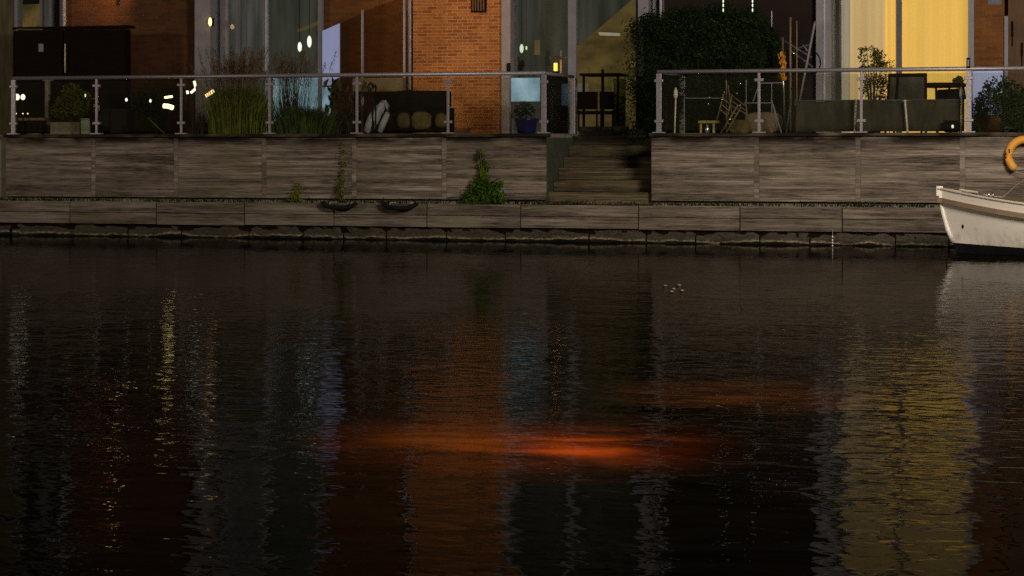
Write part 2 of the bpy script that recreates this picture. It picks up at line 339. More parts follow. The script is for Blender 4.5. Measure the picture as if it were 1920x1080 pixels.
# ------------------------------------------------------------------ mesh tools
class MB:
    def __init__(s): s.v = []; s.f = []
    def box(s, x0, x1, y0, y1, z0, z1):
        n = len(s.v)
        s.v += [(x0, y0, z0), (x1, y0, z0), (x1, y1, z0), (x0, y1, z0), (x0, y0, z1), (x1, y0, z1), (x1, y1, z1), (x0, y1, z1)]
        s.f += [tuple(n+i for i in q) for q in ((0, 3, 2, 1), (4, 5, 6, 7), (0, 1, 5, 4), (1, 2, 6, 5), (2, 3, 7, 6), (3, 0, 4, 7))]
        return s
    def pbox(s, px0, px1, py0, py1, Y, d=.1):
        a = at(px0, py0, Y); b = at(px1, py1, Y); pm = (px0+px1)/2
        return s.box(a.x, b.x, Y, Y+d, Zp(pm, py1, Y), Zp(pm, py0, Y))
    def tube(s, pts, r, n=8, cap=True):
        pts = [Vector(p) for p in pts]
        rs = r if isinstance(r, (list, tuple)) else [r]*len(pts)
        base = len(s.v); up = Vector((0, 0, 1))
        for i, p in enumerate(pts):
            d = (pts[min(i+1, len(pts)-1)]-pts[max(i-1, 0)]).normalized()
            a = d.cross(up)
            if a.length < .05: a = d.cross(Vector((0, 1, 0)))
            a.normalize(); b = a.cross(d)
            for k in range(n):
                t = 2*math.pi*k/n
                s.v.append(tuple(p+(a*math.cos(t)+b*math.sin(t))*rs[i]))
        for i in range(len(pts)-1):
            for k in range(n):
                s.f.append((base+i*n+k, base+i*n+(k+1) % n, base+(i+1)*n+(k+1) % n, base+(i+1)*n+k))
        if cap:
            s.f.append(tuple(base+k for k in reversed(range(n)))); s.f.append(tuple(base+(len(pts)-1)*n+k for k in range(n)))
        return s
    def lathe(s, c, prof, n=20):
        base = len(s.v); c = Vector(c)
        for (r, z) in prof:
            for k in range(n):
                t = 2*math.pi*k/n; s.v.append((c.x+r*math.cos(t), c.y+r*math.sin(t), c.z+z))
        for i in range(len(prof)-1):
            for k in range(n):
                s.f.append((base+i*n+k, base+i*n+(k+1) % n, base+(i+1)*n+(k+1) % n, base+(i+1)*n+k))
        s.f.append(tuple(base+k for k in reversed(range(n)))); s.f.append(tuple(base+(len(prof)-1)*n+k for k in range(n)))
        return s
    def prism(s, pts, Y, d):            # outline given in pixels at depth Y, extruded backwards
        n = len(pts); b = len(s.v)
        P = [at(x, y, Y) for x, y in pts]
        s.v += [tuple(p) for p in P]+[(p.x, Y+d, p.z) for p in P]
        s.f.append(tuple(range(b, b+n))); s.f.append(tuple(reversed(range(b+n, b+2*n))))
        for i in range(n):
            j = (i+1) % n; s.f.append((b+i, b+n+i, b+n+j, b+j))
        return s
    def leaf(s, c, size, d=None, asp=.5):
        d = d or Vector((random.uniform(-1, 1), random.uniform(-1, 1), random.uniform(-.6, 1))).normalized()
        r = Vector((random.uniform(-1, 1), random.uniform(-1, 1), random.uniform(-1, 1)))
        w_ = d.cross(r)
        if w_.length < .01: return s
        w_.normalize(); c = Vector(c); b = len(s.v); nrm = d.cross(w_)*size*.12
        s.v += [tuple(c-d*size*.5), tuple(c+w_*size*asp*.5+nrm), tuple(c+d*size*.5), tuple(c-w_*size*asp*.5+nrm)]
        s.f.append((b, b+1, b+2, b+3)); return s
    def blob(s, c, rx, ry, rz, n=14, m=9, j=.12, p=1.0):
        b = len(s.v); c = Vector(c)
        for i in range(m+1):
            ph = math.pi*i/m
            for k in range(n):
                t = 2*math.pi*k/n; q = 1+random.uniform(-j, j)
                sx, cx_ = math.cos(t), math.sin(t)
                f = lambda v: math.copysign(abs(v)**p, v)
                s.v.append((c.x+rx*f(sx)*math.sin(ph)**p*q, c.y+ry*f(cx_)*math.sin(ph)**p*q, c.z+rz*f(math.cos(ph))*q))
        for i in range(m):
            for k in range(n):
                s.f.append((b+i*n+k, b+(i+1)*n+k, b+(i+1)*n+(k+1) % n, b+i*n+(k+1) % n))
        return s
    def build(s, name, mat, parent=None, smooth=False, bevel=0):
        me = bpy.data.meshes.new(name)
        ox = Vector((0, 0, 0))
        if s.v:
            ox = Vector(((min(v[0] for v in s.v)+max(v[0] for v in s.v))/2, (min(v[1] for v in s.v)+max(v[1] for v in s.v))/2, min(v[2] for v in s.v)))
        me.from_pydata([(v[0]-ox.x, v[1]-ox.y, v[2]-ox.z) for v in s.v], [], s.f)
        me.materials.append(MATS[mat])
        if smooth: me.shade_smooth()
        me.update()
        o = bpy.data.objects.new(name, me); COL.objects.link(o)
        if parent is not None:
            o.parent = parent
            w_ = Vector((0, 0, 0)); q = parent
            while q: w_ += q.location; q = q.parent
            o.location = ox-w_
        else: o.location = ox
        if bevel:
            bm = o.modifiers.new('bevel', 'BEVEL'); bm.width = bevel; bm.segments = 2; bm.limit_method = 'ANGLE'
        return o
def tag(o, label=None, cat=None, group=None, kind=None):
    if label: o['label'] = label
    if cat: o['category'] = cat
    if group: o['group'] = group
    if kind: o['kind'] = kind
    return o
def thing(name, loc, label, cat, group=None):
    o = bpy.data.objects.new(name, None); COL.objects.link(o); o.location = loc; o.empty_display_size = .2
    return tag(o, label, cat, group)

TZ = 1.89           # terrace level
YF = 3.6            # facade plane
QF = -1.0           # front of the lower quay

# ------------------------------------------------------------------ setting
o = MB(); o.v = [(-90, -70, 0), (60, -70, 0), (60, -.6, 0), (-90, -.6, 0)]; o.f = [(0, 1, 2, 3)]
tag(o.build('water', 'canal_water'), kind='structure')
xL0, xL1 = X(10), X(1024)
xR0 = X(1220)
xE = X(2150)
tag(MB().box(-60, 30, -.93, .2, -1.2, .60).build('quay_ledge', 'dark_timber'), kind='structure')  # near-black, so the shaded gap under the wall is in the colour
g = MB(); g.box(-60, xL1-.03, .10, 14, .4, TZ-.01); g.box(xR0+.03, 30, .10, 14, .4, TZ-.01); g.box(xL1-.03, xR0+.03, 2.45, 14, .4, 1.98)
tag(g.build('terrace_ground', 'concrete'), kind='structure')
tag(MB().box(-90, 60, -120, -42, -2, .9).build('near_bank_ground', 'dirt'), kind='structure')
tag(MB().box(-250, 250, 13.98, 500, -1, 1.8).build('ground', 'dirt'), kind='structure')

# ------------------------------------------------------------------ upper timber walls
def panel_wall(joints, name, label, end_cap=True):
    root = thing(name, (X(joints[0]), 0, .7), label, 'wall')
    for i in range(len(joints)-1):
        a, b = X(joints[i]), X(joints[i+1])
        g_ = .012
        zs = [.70, 1.80]
        MB().box(a+g_, b-g_, 0, .09, .70, 1.815).build('panel', 'timber', root, bevel=.006)
        if i: 
            MB().box(a-.075, a+.012, -.006, .05, .70, 1.80).build('joint_board', 'joint_timber', root, bevel=.004)
    a, b = X(joints[0]), X(joints[-1])
    MB().box(a-.02, b+.02, -.05, .25, 1.825, 1.885).build('coping', 'step_timber', root, bevel=.006)
    return root
wl = panel_wall([10, 178, 333, 498, 667, 836, 1024], 'timber_wall', 'long weathered timber retaining wall left of the steps, with green climbers growing up it')
wr = panel_wall([1220, 1422, 1612, 1808, 2010, 2150], 'timber_wall', 'weathered timber retaining wall right of the steps, behind the white boat')
# return walls beside the steps
MB().box(xL1-.07, xL1, .093, 2.4, .63, 1.815).build('side_panel', 'green_board', wl)
MB().box(xR0, xR0+.07, .093, 2.4, .63, 1.815).build('side_panel', 'step_timber', wr)
MB().box(-40, xL0-.05, .55, .65, .60, 1.7).v
f0 = thing('timber_wall', (X(0, .6), .6, .6), 'dark set-back timber wall at the far left edge of the photo', 'wall')
for k in range(4): MB().box(-16, xL0-.03, .5+.0*k, .6, .63+k*.3, .90+k*.3).build('board', 'step_timber', f0, bevel=.008)

# ------------------------------------------------------------------ lower quay of heavy boards
qr = thing('quay_wall', (X(900, QF), QF, 0), 'low weathered timber quay edge of long heavy boards just above the water', 'quay wall')
js = [-190, -30, 131, 293, 458, 626, 800, 976, 1197, 1387, 1579, 1775, 1980, 2150]
for i in range(len(js)-1):
    a, b = X(js[i], QF), X(js[i+1], QF)
    dy = random.uniform(-.008, .008); dz = random.uniform(-.012, .006)
    MB().box(a+.009, b-.009, QF+dy, QF+.06, .238+dz, .436).build('board', 'quay_timber', qr, bevel=.005)
    dy = random.uniform(-.008, .008)
    MB().box(a+.009, b-.009, QF+dy, QF+.06, .444, .640).build('board', 'quay_timber', qr, bevel=.005)
st = thing('quay_footing', (X(900, -.9), -.9, 0), 'wet mossy stone footing below the timber quay edge at the waterline', 'footing')
x = -30.0
while x < 6:
    L = random.uniform(.7, 1.5)
    m_ = MB(); n = 12; base = 0
    # irregular slab with an uneven face
    cols = 9
    rows = [.235, .19, .13, .09, .03, -.08]
    ph = random.uniform(0, 6)
    for r_, z in enumerate(rows):
        for c_ in range(cols):
            xx = x+.012+(L-.024)*c_/(cols-1)
            bulge = [0, .0, -.015, -.055, -.02, .03][r_]*(1+.5*math.sin(ph+c_*.9))
            m_.v.append((xx, -.93+bulge+random.uniform(-.012, .012)+(.012 if c_ in (0, cols-1) else 0), z+random.uniform(-.012, .012)))
    for r_ in range(len(rows)-1):
        for c_ in range(cols-1):
            q = r_*cols+c_; m_.f.append((q, q+cols, q+cols+1, q+1))
    m_.build('stone', 'wet_stone', st, smooth=True)
    x += L

# ------------------------------------------------------------------ steps in the gap
sr = thing('steps', ((xL1+xR0)/2, .3, .63), 'broad weathered timber steps rising between the two retaining walls', 'steps')
zz = [.63, .84, 1.05, 1.26, 1.47, 1.68, 1.86]
for k in range(6):
    y0 = .12+k*.36
    MB().box(xL1+.004, xR0-.004, y0, 2.5+.002*k, (zz[k]+.003 if k else .62), zz[k+1]).build('step', 'step_timber', sr, bevel=.012)
xm = at(1180, 250, 2.45).x
MB().box(xL1+.01, xm, 2.38, 2.44, 1.865, 2.03).build('landing_board', 'step_timber', sr, bevel=.006)

# ------------------------------------------------------------------ tyre fenders hanging over the edge
for i, px in enumerate((640, 753)):
    c = Vector((X(px, QF), QF-.02, .63))
    pts = []
    for k in range(17):
        t = math.pi*(k/16); pts.append((c.x-.31*math.cos(t), c.y-.07-.04*math.sin(t), c.z+.035-.10*math.sin(t)))
    root = thing('tyre_fender', c, ['black rubber tyre fender hung over the timber quay edge, left of the pair', 'black rubber tyre fender hung over the timber quay edge, right of the pair'][i], 'fender', 'tyre fenders on the quay edge')
    MB().tube(pts, .042, 10).build('tyre', 'black_rubber', root, smooth=True)
    for s in (-.2, .2): MB().tube([(c.x+s, c.y-.1, c.z-.03), (c.x+s, c.y, c.z+.03), (c.x+s, c.y+.3, c.z+.025)], .012, 6).build('rope', 'rope', root)

# ------------------------------------------------------------------ glass railings
RZ = 2.96
def railing(xs, label, back_x, ext=False, returns=True):
    root = thing('glass_railing', (X(xs[0]), .06, TZ), label, 'railing')
    Y = .07
    a, b = X(xs[0]), X(xs[-1])
    MB().tube([(a-.03, Y, RZ), (b+(.03 if not ext else 1.5), Y, RZ)], .036, 12).build('handrail', 'metal_rail', root, smooth=True)
    for i, px in enumerate(xs):
        xx = X(px)
        end = (px == xs[0] or px == xs[-1])
        wd = .045 if px in (1018, 1234, 1816, 22) else .022
        p = MB().box(xx-wd, xx+wd, Y-.02, Y+.02, TZ, RZ-.03).build('post', 'metal_rail', root, bevel=.004)
        MB().box(xx-.11, xx+.11, Y-.06, Y+.06, TZ-.006, TZ+.018).build('base_plate', 'metal_rail', p, bevel=.003)
        for z in (2.07, 2.78):
            MB().box(xx-.075, xx+.075, Y-.032, Y+.032, z, z+.05).build('clamp', 'metal_rail', p, bevel=.006)
    for i in range(len(xs)-1):
        MB().box(X(xs[i])+.05, X(xs[i+1])-.05, Y-.006, Y+.006, TZ+.05, RZ-.07).build('glass_panel', 'glass_rail', root)
    if back_x is not None:
        xx = back_x
        MB().tube([(xx, Y+.03, RZ), (xx, 2.15, RZ)], .03, 10).build('return_rail', 'metal_rail', root, smooth=True)
        MB().box(xx-.05, xx+.05, 2.1, 2.2, TZ, RZ-.02).build('post', 'metal_rail', root, bevel=.004)
        MB().box(xx-.006, xx+.006, Y+.1, 2.05, TZ+.06, RZ-.07).build('glass_panel', 'glass_rail', root)
    return root
railing([22, 178, 337, 503, 667, 838, 1018], 'glass railing with grey handrail on the wall left of the steps', X(1018))
railing([1234, 1422, 1614, 1816, 2010], 'glass railing with grey handrail on the wall right of the steps, above the boat', X(1234), ext=True)

# ------------------------------------------------------------------ houses
TOP = -430       # facade continues above the picture
def window(root, x0, x1, y0, y1, Y, mull=(), frame='frame_dark', fw=5, glass='glass_window'):
    wn = MB()
    wn.pbox(x0, x0+fw, y0, y1, Y-.03, .09); wn.pbox(x1-fw, x1, y0, y1, Y-.03, .09)
    wn.pbox(x0+fw, x1-fw, y1-5, y1, Y-.028, .085)
    f = wn.build('window', frame, root)
    for mx_ in mull:
        MB().pbox(mx_[0], mx_[1], y0, y1-5, Y-.04, .1).build('mullion', mx_[2] if len(mx_) > 2 else frame, f)
    MB().pbox(x0+fw, x1-fw, y0, y1-5, Y+.02, .012).build('pane', glass, f)
    return f
def wall(root, x0, x1, y0, y1, Y, mat, d=.25, name='wall'):
    return MB().pbox(x0, x1, y0, y1, Y, d).build(name, mat, root)

hA = thing('brick_house', (X(400, YF), YF, TZ), 'left brick house with tall windows behind a dark shed and tall grasses', 'house')
wall(hA, -260, 24, TOP, 262, YF, 'olive_render', name='rendered_wall')
window(hA, 24, 116, TOP, 262, YF+.05, [(28, 32, 'grey_column'), (74, 79), (92, 97)], fw=4)
wall(hA, 124.5, 365, TOP, 262, YF, 'brick_dark')
wall(hA, 365, 394, TOP, 262, YF-.25, 'grey_column', .5, 'column')
window(hA, 394.3, 604, TOP, 262, YF+.05, [(415, 427, 'grey_column'), (497, 500.5, 'frame_light')], fw=8, frame='grey_column')
MB().prism([(604.3, 58), (636, 44), (636, 160), (604.3, 160)], YF-.02, .06).build('door_panel', 'glow_blue', hA); MB().pbox(604.3, 618, 163, 226, YF-.02, .06).build('door_panel', 'glow_cyan', hA); MB().pbox(604.3, 636, 229, 262, YF-.02, .06).build('kick_plate', 'frame_dark', hA)  # bluish light on the door is put in as panel glow
wall(hA, 604.2, 774, TOP, 262, YF+.15, 'brick_mid')
def pipe(root, px, py0, py1, Y, r, mat='frame_light'):
    o_ = MB().tube([at(px, py0, Y), at(px, py1, Y)], r, 10).build('downpipe', mat, root, smooth=True)
    for py in (30, 70, 97): 
        p = at(px, py, Y); MB().lathe((p.x, p.y, p.z), [(r*1.25, 0), (r*1.25, .03)], 10).build('bracket', 'metal_rail', o_)
    return o_
pipe(hA, 120.5, TOP, 250, YF-.1, .038)
pipe(hA, 768, TOP, 168, YF-.05, .036)
hB = thing('brick_house', (X(1100, YF), YF, TZ), 'middle brick house with a bright orange brick pier and a dark window', 'house')
wall(hB, 774.3, 940, TOP, 262, YF-.12, 'brick_bright', .4)
v = MB().pbox(883, 912, -25, 23, YF-.15, .03).build('vent', 'dark_timber', hB)
for k in range(5): MB().pbox(885+5*k, 888+5*k, -22, 20, YF-.165, .016).build('slat', 'brown_panel', v)
wall(hB, 940.2, 957, TOP, 262, YF-.2, 'frame_light' if False else 'grey_column', .5, 'column')
MB().pbox(950, 956, 118, 136, YF-.26, .06).build('key_box', 'black_metal', hB, bevel=.005)
window(hB, 957.3, 1196, TOP, 262, YF+.05, [(1065, 1080, 'grey_column')], fw=4)
wall(hB, 1196.3, 1216, TOP, 262, YF-.15, 'grey_column', .4, 'column')
window(hB, 1216.3, 1246, TOP, 262, YF+.05, [(1224, 1228, 'grey_column'), (1237, 1241, 'frame_light')], fw=3)
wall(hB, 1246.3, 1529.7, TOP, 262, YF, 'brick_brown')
hC = thing('brick_house', (X(1750, YF), YF, TZ), 'brick house at the right with a tall window glowing yellow', 'house')
wall(hC, 1530, 1558, TOP, 262, YF-.25, 'grey_column', .5, 'column')
MB().pbox(1544, 1547.5, TOP, 262, YF-.275, .026).build('corner_strip', 'frame_light', hC)
window(hC, 1558.3, 1826, TOP, 262, YF+.05, [(1574, 1577, 'frame_dark'), (1680, 1690.5, 'frame_dark')], fw=3)
MB().pbox(1815, 1826.2, TOP, 262, YF-.1, .3).build('jamb', 'grey_column', hC)
wall(hC, 1826.5, 1883, TOP, 262, YF, 'brick_mid')
w2 = MB().pbox(1852, 1878, -30, 9, YF-.02, .02).build('small_window', 'frame_dark', hC); MB().pbox(1859, 1870, -28, 6, YF-.03, .011).build('pane', 'glow_grey', w2)
MB().pbox(1883.3, 1890, 30, 262, YF-.08, .2).build('post', 'grey_column', hC)
wall(hC, 1890.3, 2150, TOP, 262, YF+.02, 'brown_panel', name='clad_wall')
MB().pbox(1952, 1958, TOP, 262, YF-.05, .06).build('cladding_trim', 'dark_timber', hC)
# shells behind the facades: floors, party walls, back wall and roof
for (h, a, b) in ((hA, -260, 774), (hB, 774.3, 1529.7), (hC, 1530, 2150)):
    xa, xb = X(a, YF)+.06, X(b, YF)-.06; zt = Zp((a+b)/2, TOP, YF)
    s_ = MB(); s_.box(xa, xa+.15, YF+.35, 9.6, 1.98, zt); s_.box(xb-.15, xb, YF+.35, 9.6, 1.98, zt); s_.box(xa, xb, 9.6, 9.75, 1.98, zt)
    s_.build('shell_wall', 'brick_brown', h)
    MB().box(xa-.1, xb+.1, YF-.35, 9.9, zt, zt+.3).build('roof', 'dark_timber', h)

# rooms behind the glass: back walls glow by themselves in place of indoor light
def lit(root, x0, x1, y0, y1, Y, mat, name='room_wall', d=.06):
    return MB().pbox(x0, x1, y0, y1, Y, d).build(name, mat, root)
lit(hA, 26, 40, TOP, 262, YF+1.0, 'glow_green')
lit(hA, 394, 500, TOP, 255, YF+.9, 'glow_grey')
lit(hA, 500.5, 604, TOP, 255, YF+1.2, 'glow_green')
lit(hB, 957, 1078, TOP, 262, YF+1.6, 'glow_green')
MB().prism([(1078, 92), (1196, -10), (1196, 262), (1078, 262)], YF+1.6, .06).build('stair_underside', 'glow_tan', hB)
MB().prism([(1078, 91), (1078, TOP), (1196, TOP), (1196, -11)], YF+1.62, .06).build('room_wall', 'glow_green', hB)
lit(hC, 1560, 1576, TOP, 262, YF+.8, 'glow_green')

def curtain(px0, px1, py0, py1, Y, mat, label, amp=.03, n=14, name='curtain'):
    a, b = at(px0, py0, Y), at(px1, py0, Y); z0 = Zp((px0+px1)/2, py1, Y); z1 = Zp((px0+px1)/2, py0, Y)
    g_ = MB(); N = n*8
    for (dy) in (0, .012):
        for i in range(N+1):
            t = i/N; yy = Y+amp*math.sin(t*n*2*math.pi+.7*math.sin(t*9))+dy
            g_.v += [(a.x+(b.x-a.x)*t, yy, z0), (a.x+(b.x-a.x)*t, yy, z1)]
    for s in (0, 1):
        o_ = s*2*(N+1)
        for i in range(N):
            q = (o_+2*i, o_+2*i+2, o_+2*i+3, o_+2*i+1); g_.f.append(q if s == 0 else tuple(reversed(q)))
    return tag(g_.build(name, mat, smooth=True), label, 'curtain')
curtain(42, 74, 8, 262, YF+.5, 'glow_olive', 'dim yellow curtain in the leftmost window above the shed', n=3)
curtain(75, 93, TOP, 262, YF+.4, 'glow_grey', 'narrow grey curtain beside the dim yellow one in the leftmost window', n=3)
curtain(427, 497, TOP, 150, YF+.4, 'glow_grey', 'grey curtain behind the tall grass with brown plumes', n=7)
curtain(1577, 1594, -22, 262, YF+.28, 'glow_beige', 'pale beige curtain at the left side of the glowing window', n=2)
curtain(1594, 1660, -22, 262, YF+.34, 'glow_warm', 'warm cream curtain behind the potted plant in the glowing window', n=4)
curtain(1660, 1683, -22, 262, YF+.30, 'glow_yellow', 'narrow amber curtain left of the dark mullion', n=2)
curtain(1688, 1817, -22, 262, YF+.38, 'glow_yellow', 'wide bright yellow curtain filling the right half of the glowing window', amp=.02, n=5)
MB().pbox(1561, 1822, -70, -24, YF-.02, .12).build('floor_beam', 'grey_column', hC)
curtain(1577, 1681, TOP, -60, YF+.34, 'glow_upper', 'dull gold curtain in the upper window of the right house, left half', n=6)
curtain(1688, 1817, TOP, -60, YF+.34, 'glow_upper', 'dull gold curtain in the upper window of the right house, right half', n=6)
# lower frosted pane, its pale blue light put in as glow
lit(hA, 512, 596, 146, 228, YF+.2, 'glow_cyan', 'frosted_pane', .02)

# interior light fittings, and globes added for reflected lights
def globe(px, py, Y, rx, rz, mat, label, cat='lamp', name='window_light', group=None, cord=True, down=None):
    p = at(px, py, Y); r = thing(name, p, label, cat, group)
    MB().blob(p, rx, rx, rz, 12, 8, 0).build('shade', mat, r, smooth=True)
    if cord: MB().tube([(p.x, p.y, p.z+rz*.9), (p.x, p.y, p.z+1.0)], .006, 5).build('cord', 'black_metal', r)
    if down is not None:
        MB().tube([(p.x, p.y, down), (p.x, p.y, p.z-rz*.9)], .014, 6).build('post', 'black_metal', r)
        MB().lathe((p.x, p.y, down), [(.07, 0), (.07, .02), (.03, .035)], 12).build('base', 'black_metal', r)
    return r
globe(562, 88, YF+.6, .042, .10, 'lamp_white', 'lower left of the two bright oval lamps in the window beside the blue-white door')
globe(580, 78, YF+.6, .046, .12, 'lamp_white', 'upper right of the two bright oval lamps in the window beside the blue-white door')
for (px, py, rx, rz, mt, lb) in ((965, 95, .02, .06, 'lamp_dim', 'small faint reflected light at the left edge of the middle window'),
        (978, 91, .04, .09, 'lamp_dim', 'brightest oval reflected light in the middle window'),
        (987, 90, .018, .04, 'lamp_dim', 'tiny reflected light just right of the brightest one in the middle window')):
    globe(px, py, YF+.7, rx, rz, mt, lb)  # globes added where the window reflects lights
t = thing('table_lamp', at(1041, 137, YF+.7), 'small orange lamp on the sill in the middle window', 'lamp')
MB().pbox(1038, 1044, 118, 133, YF+.7, .06).build('shade', 'lamp_orange', t, bevel=.01); MB().pbox(1036, 1046, 133.5, 138, YF+.69, .08).build('foot', 'black_metal', t)
t = thing('sideboard', at(1050, 150, YF+.8), 'dark low sideboard under the orange lamp in the middle window', 'furniture')
MB().pbox(1020, 1066, 138.5, 250, YF+.62, .4).build('cabinet', 'dark_timber', t, bevel=.01); MB().pbox(1030, 1066, 106, 110, YF+.85, .2).build('shelf', 'skin_room', t); MB().pbox(1050, 1053, 95, 138, YF+.9, .03).build('upright', 'white_paint', t)
tag(MB().pbox(1002, 1012, 75, 103, YF+.9, .02).build('curtain', 'glow_tan'), 'short yellow-green curtain strip in the middle window', 'curtain')
b_ = MB().prism([(1122, 60), (1160, 62), (1160, 67), (1124, 66)], YF+.9, .12).build('wall_shelf', 'glow_beige'); tag(b_, 'pale shelf on the tan wall beside the hedge', 'shelf')  # the shelf's brightness is put in as glow
b_ = MB().prism([(557, 56), (600, 38), (600, 45), (557, 60)], YF+.8, .08).build('sloping_streak', 'glow_tan'); tag(b_, 'pale sloping streak above the two oval lamps', 'streak')  # made-up strip for a slanted bright line, brightness put in as glow
# wall lamp on the grey column and one above the dark brick
def wall_lamp(px, py, Y, label, mat='lamp_warm', e=0, w_=.035, h_=.18):
    p = at(px, py, Y); r = thing('wall_lamp', p, label, 'lamp')
    MB().blob(p, w_, w_, h_/2, 12, 8, 0).build('bulb', mat, r, smooth=True)
    MB().box(p.x-.03, p.x+.03, p.y+w_+.005, p.y+w_+.09, p.z-.08, p.z+.08).build('bracket', 'black_metal', r)
    return r
wall_lamp(394, 41, YF-.32, 'bright wall lamp on the grey column beside the dark brick wall')
lamp('wall_lamp_light', 'POINT', at(388, 44, YF-.55), .3, (1, .6, .25), .05)
wl_ = wall_lamp(215, -18, YF-.25, 'warm wall lamp high on the dark brick wall above the shed', 'lamp_bright')
lamp('brick_lamp_light', 'SPOT', at(200, -70, YF-.9), 60, (1, .5, .18), .06, at(190, 10, YF), R(75), 1.0)
lamp('pier_light', 'SPOT', (X(820), -6, 6.5), 1250, (1, .58, .27), .2, at(860, 70, YF), R(28), .9)  # unseen spot added over the canal to brighten the brick pier

# ------------------------------------------------------------------ shed
sp = at(130, 250, 2.6)
sh = thing('garden_shed', (sp.x, 2.6, TZ), 'dark brown timber shed with a vertical steel handle, left of the brick wall', 'shed')
def pb(px0, px1, py0, py1, Y, d, name, mat, root, bev=.004): return MB().pbox(px0, px1, py0, py1, Y, d).build(name, mat, root, bevel=bev)
pb(25, 236, 56, 250, 2.62, .22, 'body', 'dark_timber', sh)
pb(23, 240, 49, 54, 2.56, .32, 'roof', 'dark_timber', sh)
pb(27, 118, 58, 249, 2.59, .03, 'door', 'dark_timber', sh); dr = pb(120, 234, 58, 249, 2.592, .028, 'door', 'dark_timber', sh)
hd = MB().tube([at(122, 82, 2.53), at(122, 136, 2.53)], .016, 8).build('handle', 'gunwale', dr, smooth=True)
MB().tube([at(30, 55, 2.545), at(80, 55, 2.545)], .01, 6).build('light_strip', 'rub_brown', sh)
pb(72, 81, 82, 97, 2.575, .015, 'vent_plate', 'grey_column', sh)

# ------------------------------------------------------------------ terrace lights (left), built as lamps on added posts
LY = 1.6
def bar_lamp(pts, mat, label, Y=LY, r=.03, post=True):
    P = [at(x, y, Y) for x, y in pts]
    c = sum(P, Vector())/len(P); rt = thing('terrace_light', (c.x, Y, TZ), label, 'lamp')
    MB().tube(P, r, 10).build('light_bar', mat, rt, smooth=True)
    if post:
        MB().tube([(c.x, Y+r+.02, TZ), (c.x, Y+r+.02, c.z)], .013, 6).build('post', 'black_metal', rt)
        MB().lathe((c.x, Y+r+.02, TZ), [(.08, 0), (.08, .015), (.02, .03)], 12).build('base', 'black_metal', rt)
    return rt
globe(32, 182, LY, .052, .065, 'lamp_white', 'left of the two large round glowing lights behind the far left railing post', name='terrace_light', cord=False, down=TZ)  # twin globes added for lights reflected in a window
globe(43, 182, LY, .046, .06, 'lamp_white', 'right of the two large round glowing lights behind the far left railing post', name='terrace_light', cord=False, down=TZ)
for px, s, lb in ((31, 1, 'leftmost of three tiny lights in a row low at the far left'), (43, .9, 'middle of three tiny lights in a row low at the far left'), (52, .8, 'rightmost of three tiny lights in a row low at the far left')):
    globe(px, 213, LY, .018*s, .016*s, 'lamp_warm', lb, name='reflected_dot', cord=False, group=None)  # small globes added for the reflected row of lights
globe(160, 179, LY, .015, .035, 'lamp_dim', 'small greenish lamp above the pale bin', name='terrace_light', cord=False, down=TZ)
globe(237, 187, LY, .025, .035, 'lamp_white', 'small round white lamp between the second and third railing posts', name='terrace_light', cord=False, down=TZ)
globe(282, 189, LY, .022, .035, 'lamp_white', 'small round white lamp on a thin post with a slanting stake', name='terrace_light', cord=False, down=TZ)
bar_lamp([(309, 183), (315, 182), (323, 181)], 'lamp_bright', 'upper thinner of two glowing white bars left of the third railing post', r=.022)
bar_lamp([(307, 198.5), (315, 199), (324, 202)], 'lamp_bright', 'lower thicker of two glowing white bars left of the third railing post', r=.045, post=True)
bar_lamp([(364, 152), (366, 160), (365, 168), (358, 174)], 'lamp_white', 'curved hook-shaped white light right of the third railing post', r=.026)
bar_lamp([(351, 170), (352, 176)], 'lamp_white', 'short white light left of the hook-shaped one', r=.024)
bar_lamp([(386, 180), (394, 175), (400, 170)], 'lamp_warm', 'tilted orange light bar left of the tall grass', r=.034)

# ------------------------------------------------------------------ terrace furniture and plants
def stick(p0, p1, r, mat, name, root=None, n=8): return MB().tube([p0, p1], r, n).build(name, mat, root, smooth=True)
# timber post and bench at the far left
t = thing('pergola_post', at(88, 250, 1.9), 'pale timber post between the glowing lights and the planter', 'post')
pb(84, 91, 152, 250, 1.9, .08, 'shaft', 'concrete', t); pb(80, 95, 146, 151.5, 1.88, .12, 'capital', 'concrete', t)
t = thing('bench', at(55, 250, 1.75), 'low brown timber bench at the far left of the terrace', 'bench')
pb(27, 82, 221, 226, 1.7, .4, 'seat', 'rub_brown', t); pb(30, 36, 226.5, 251, 1.72, .3, 'leg', 'dark_timber', t); pb(73, 79, 226.5, 251, 1.72, .3, 'leg', 'dark_timber', t); pb(36.5, 72.5, 235, 241, 1.85, .04, 'stretcher', 'dark_timber', t)

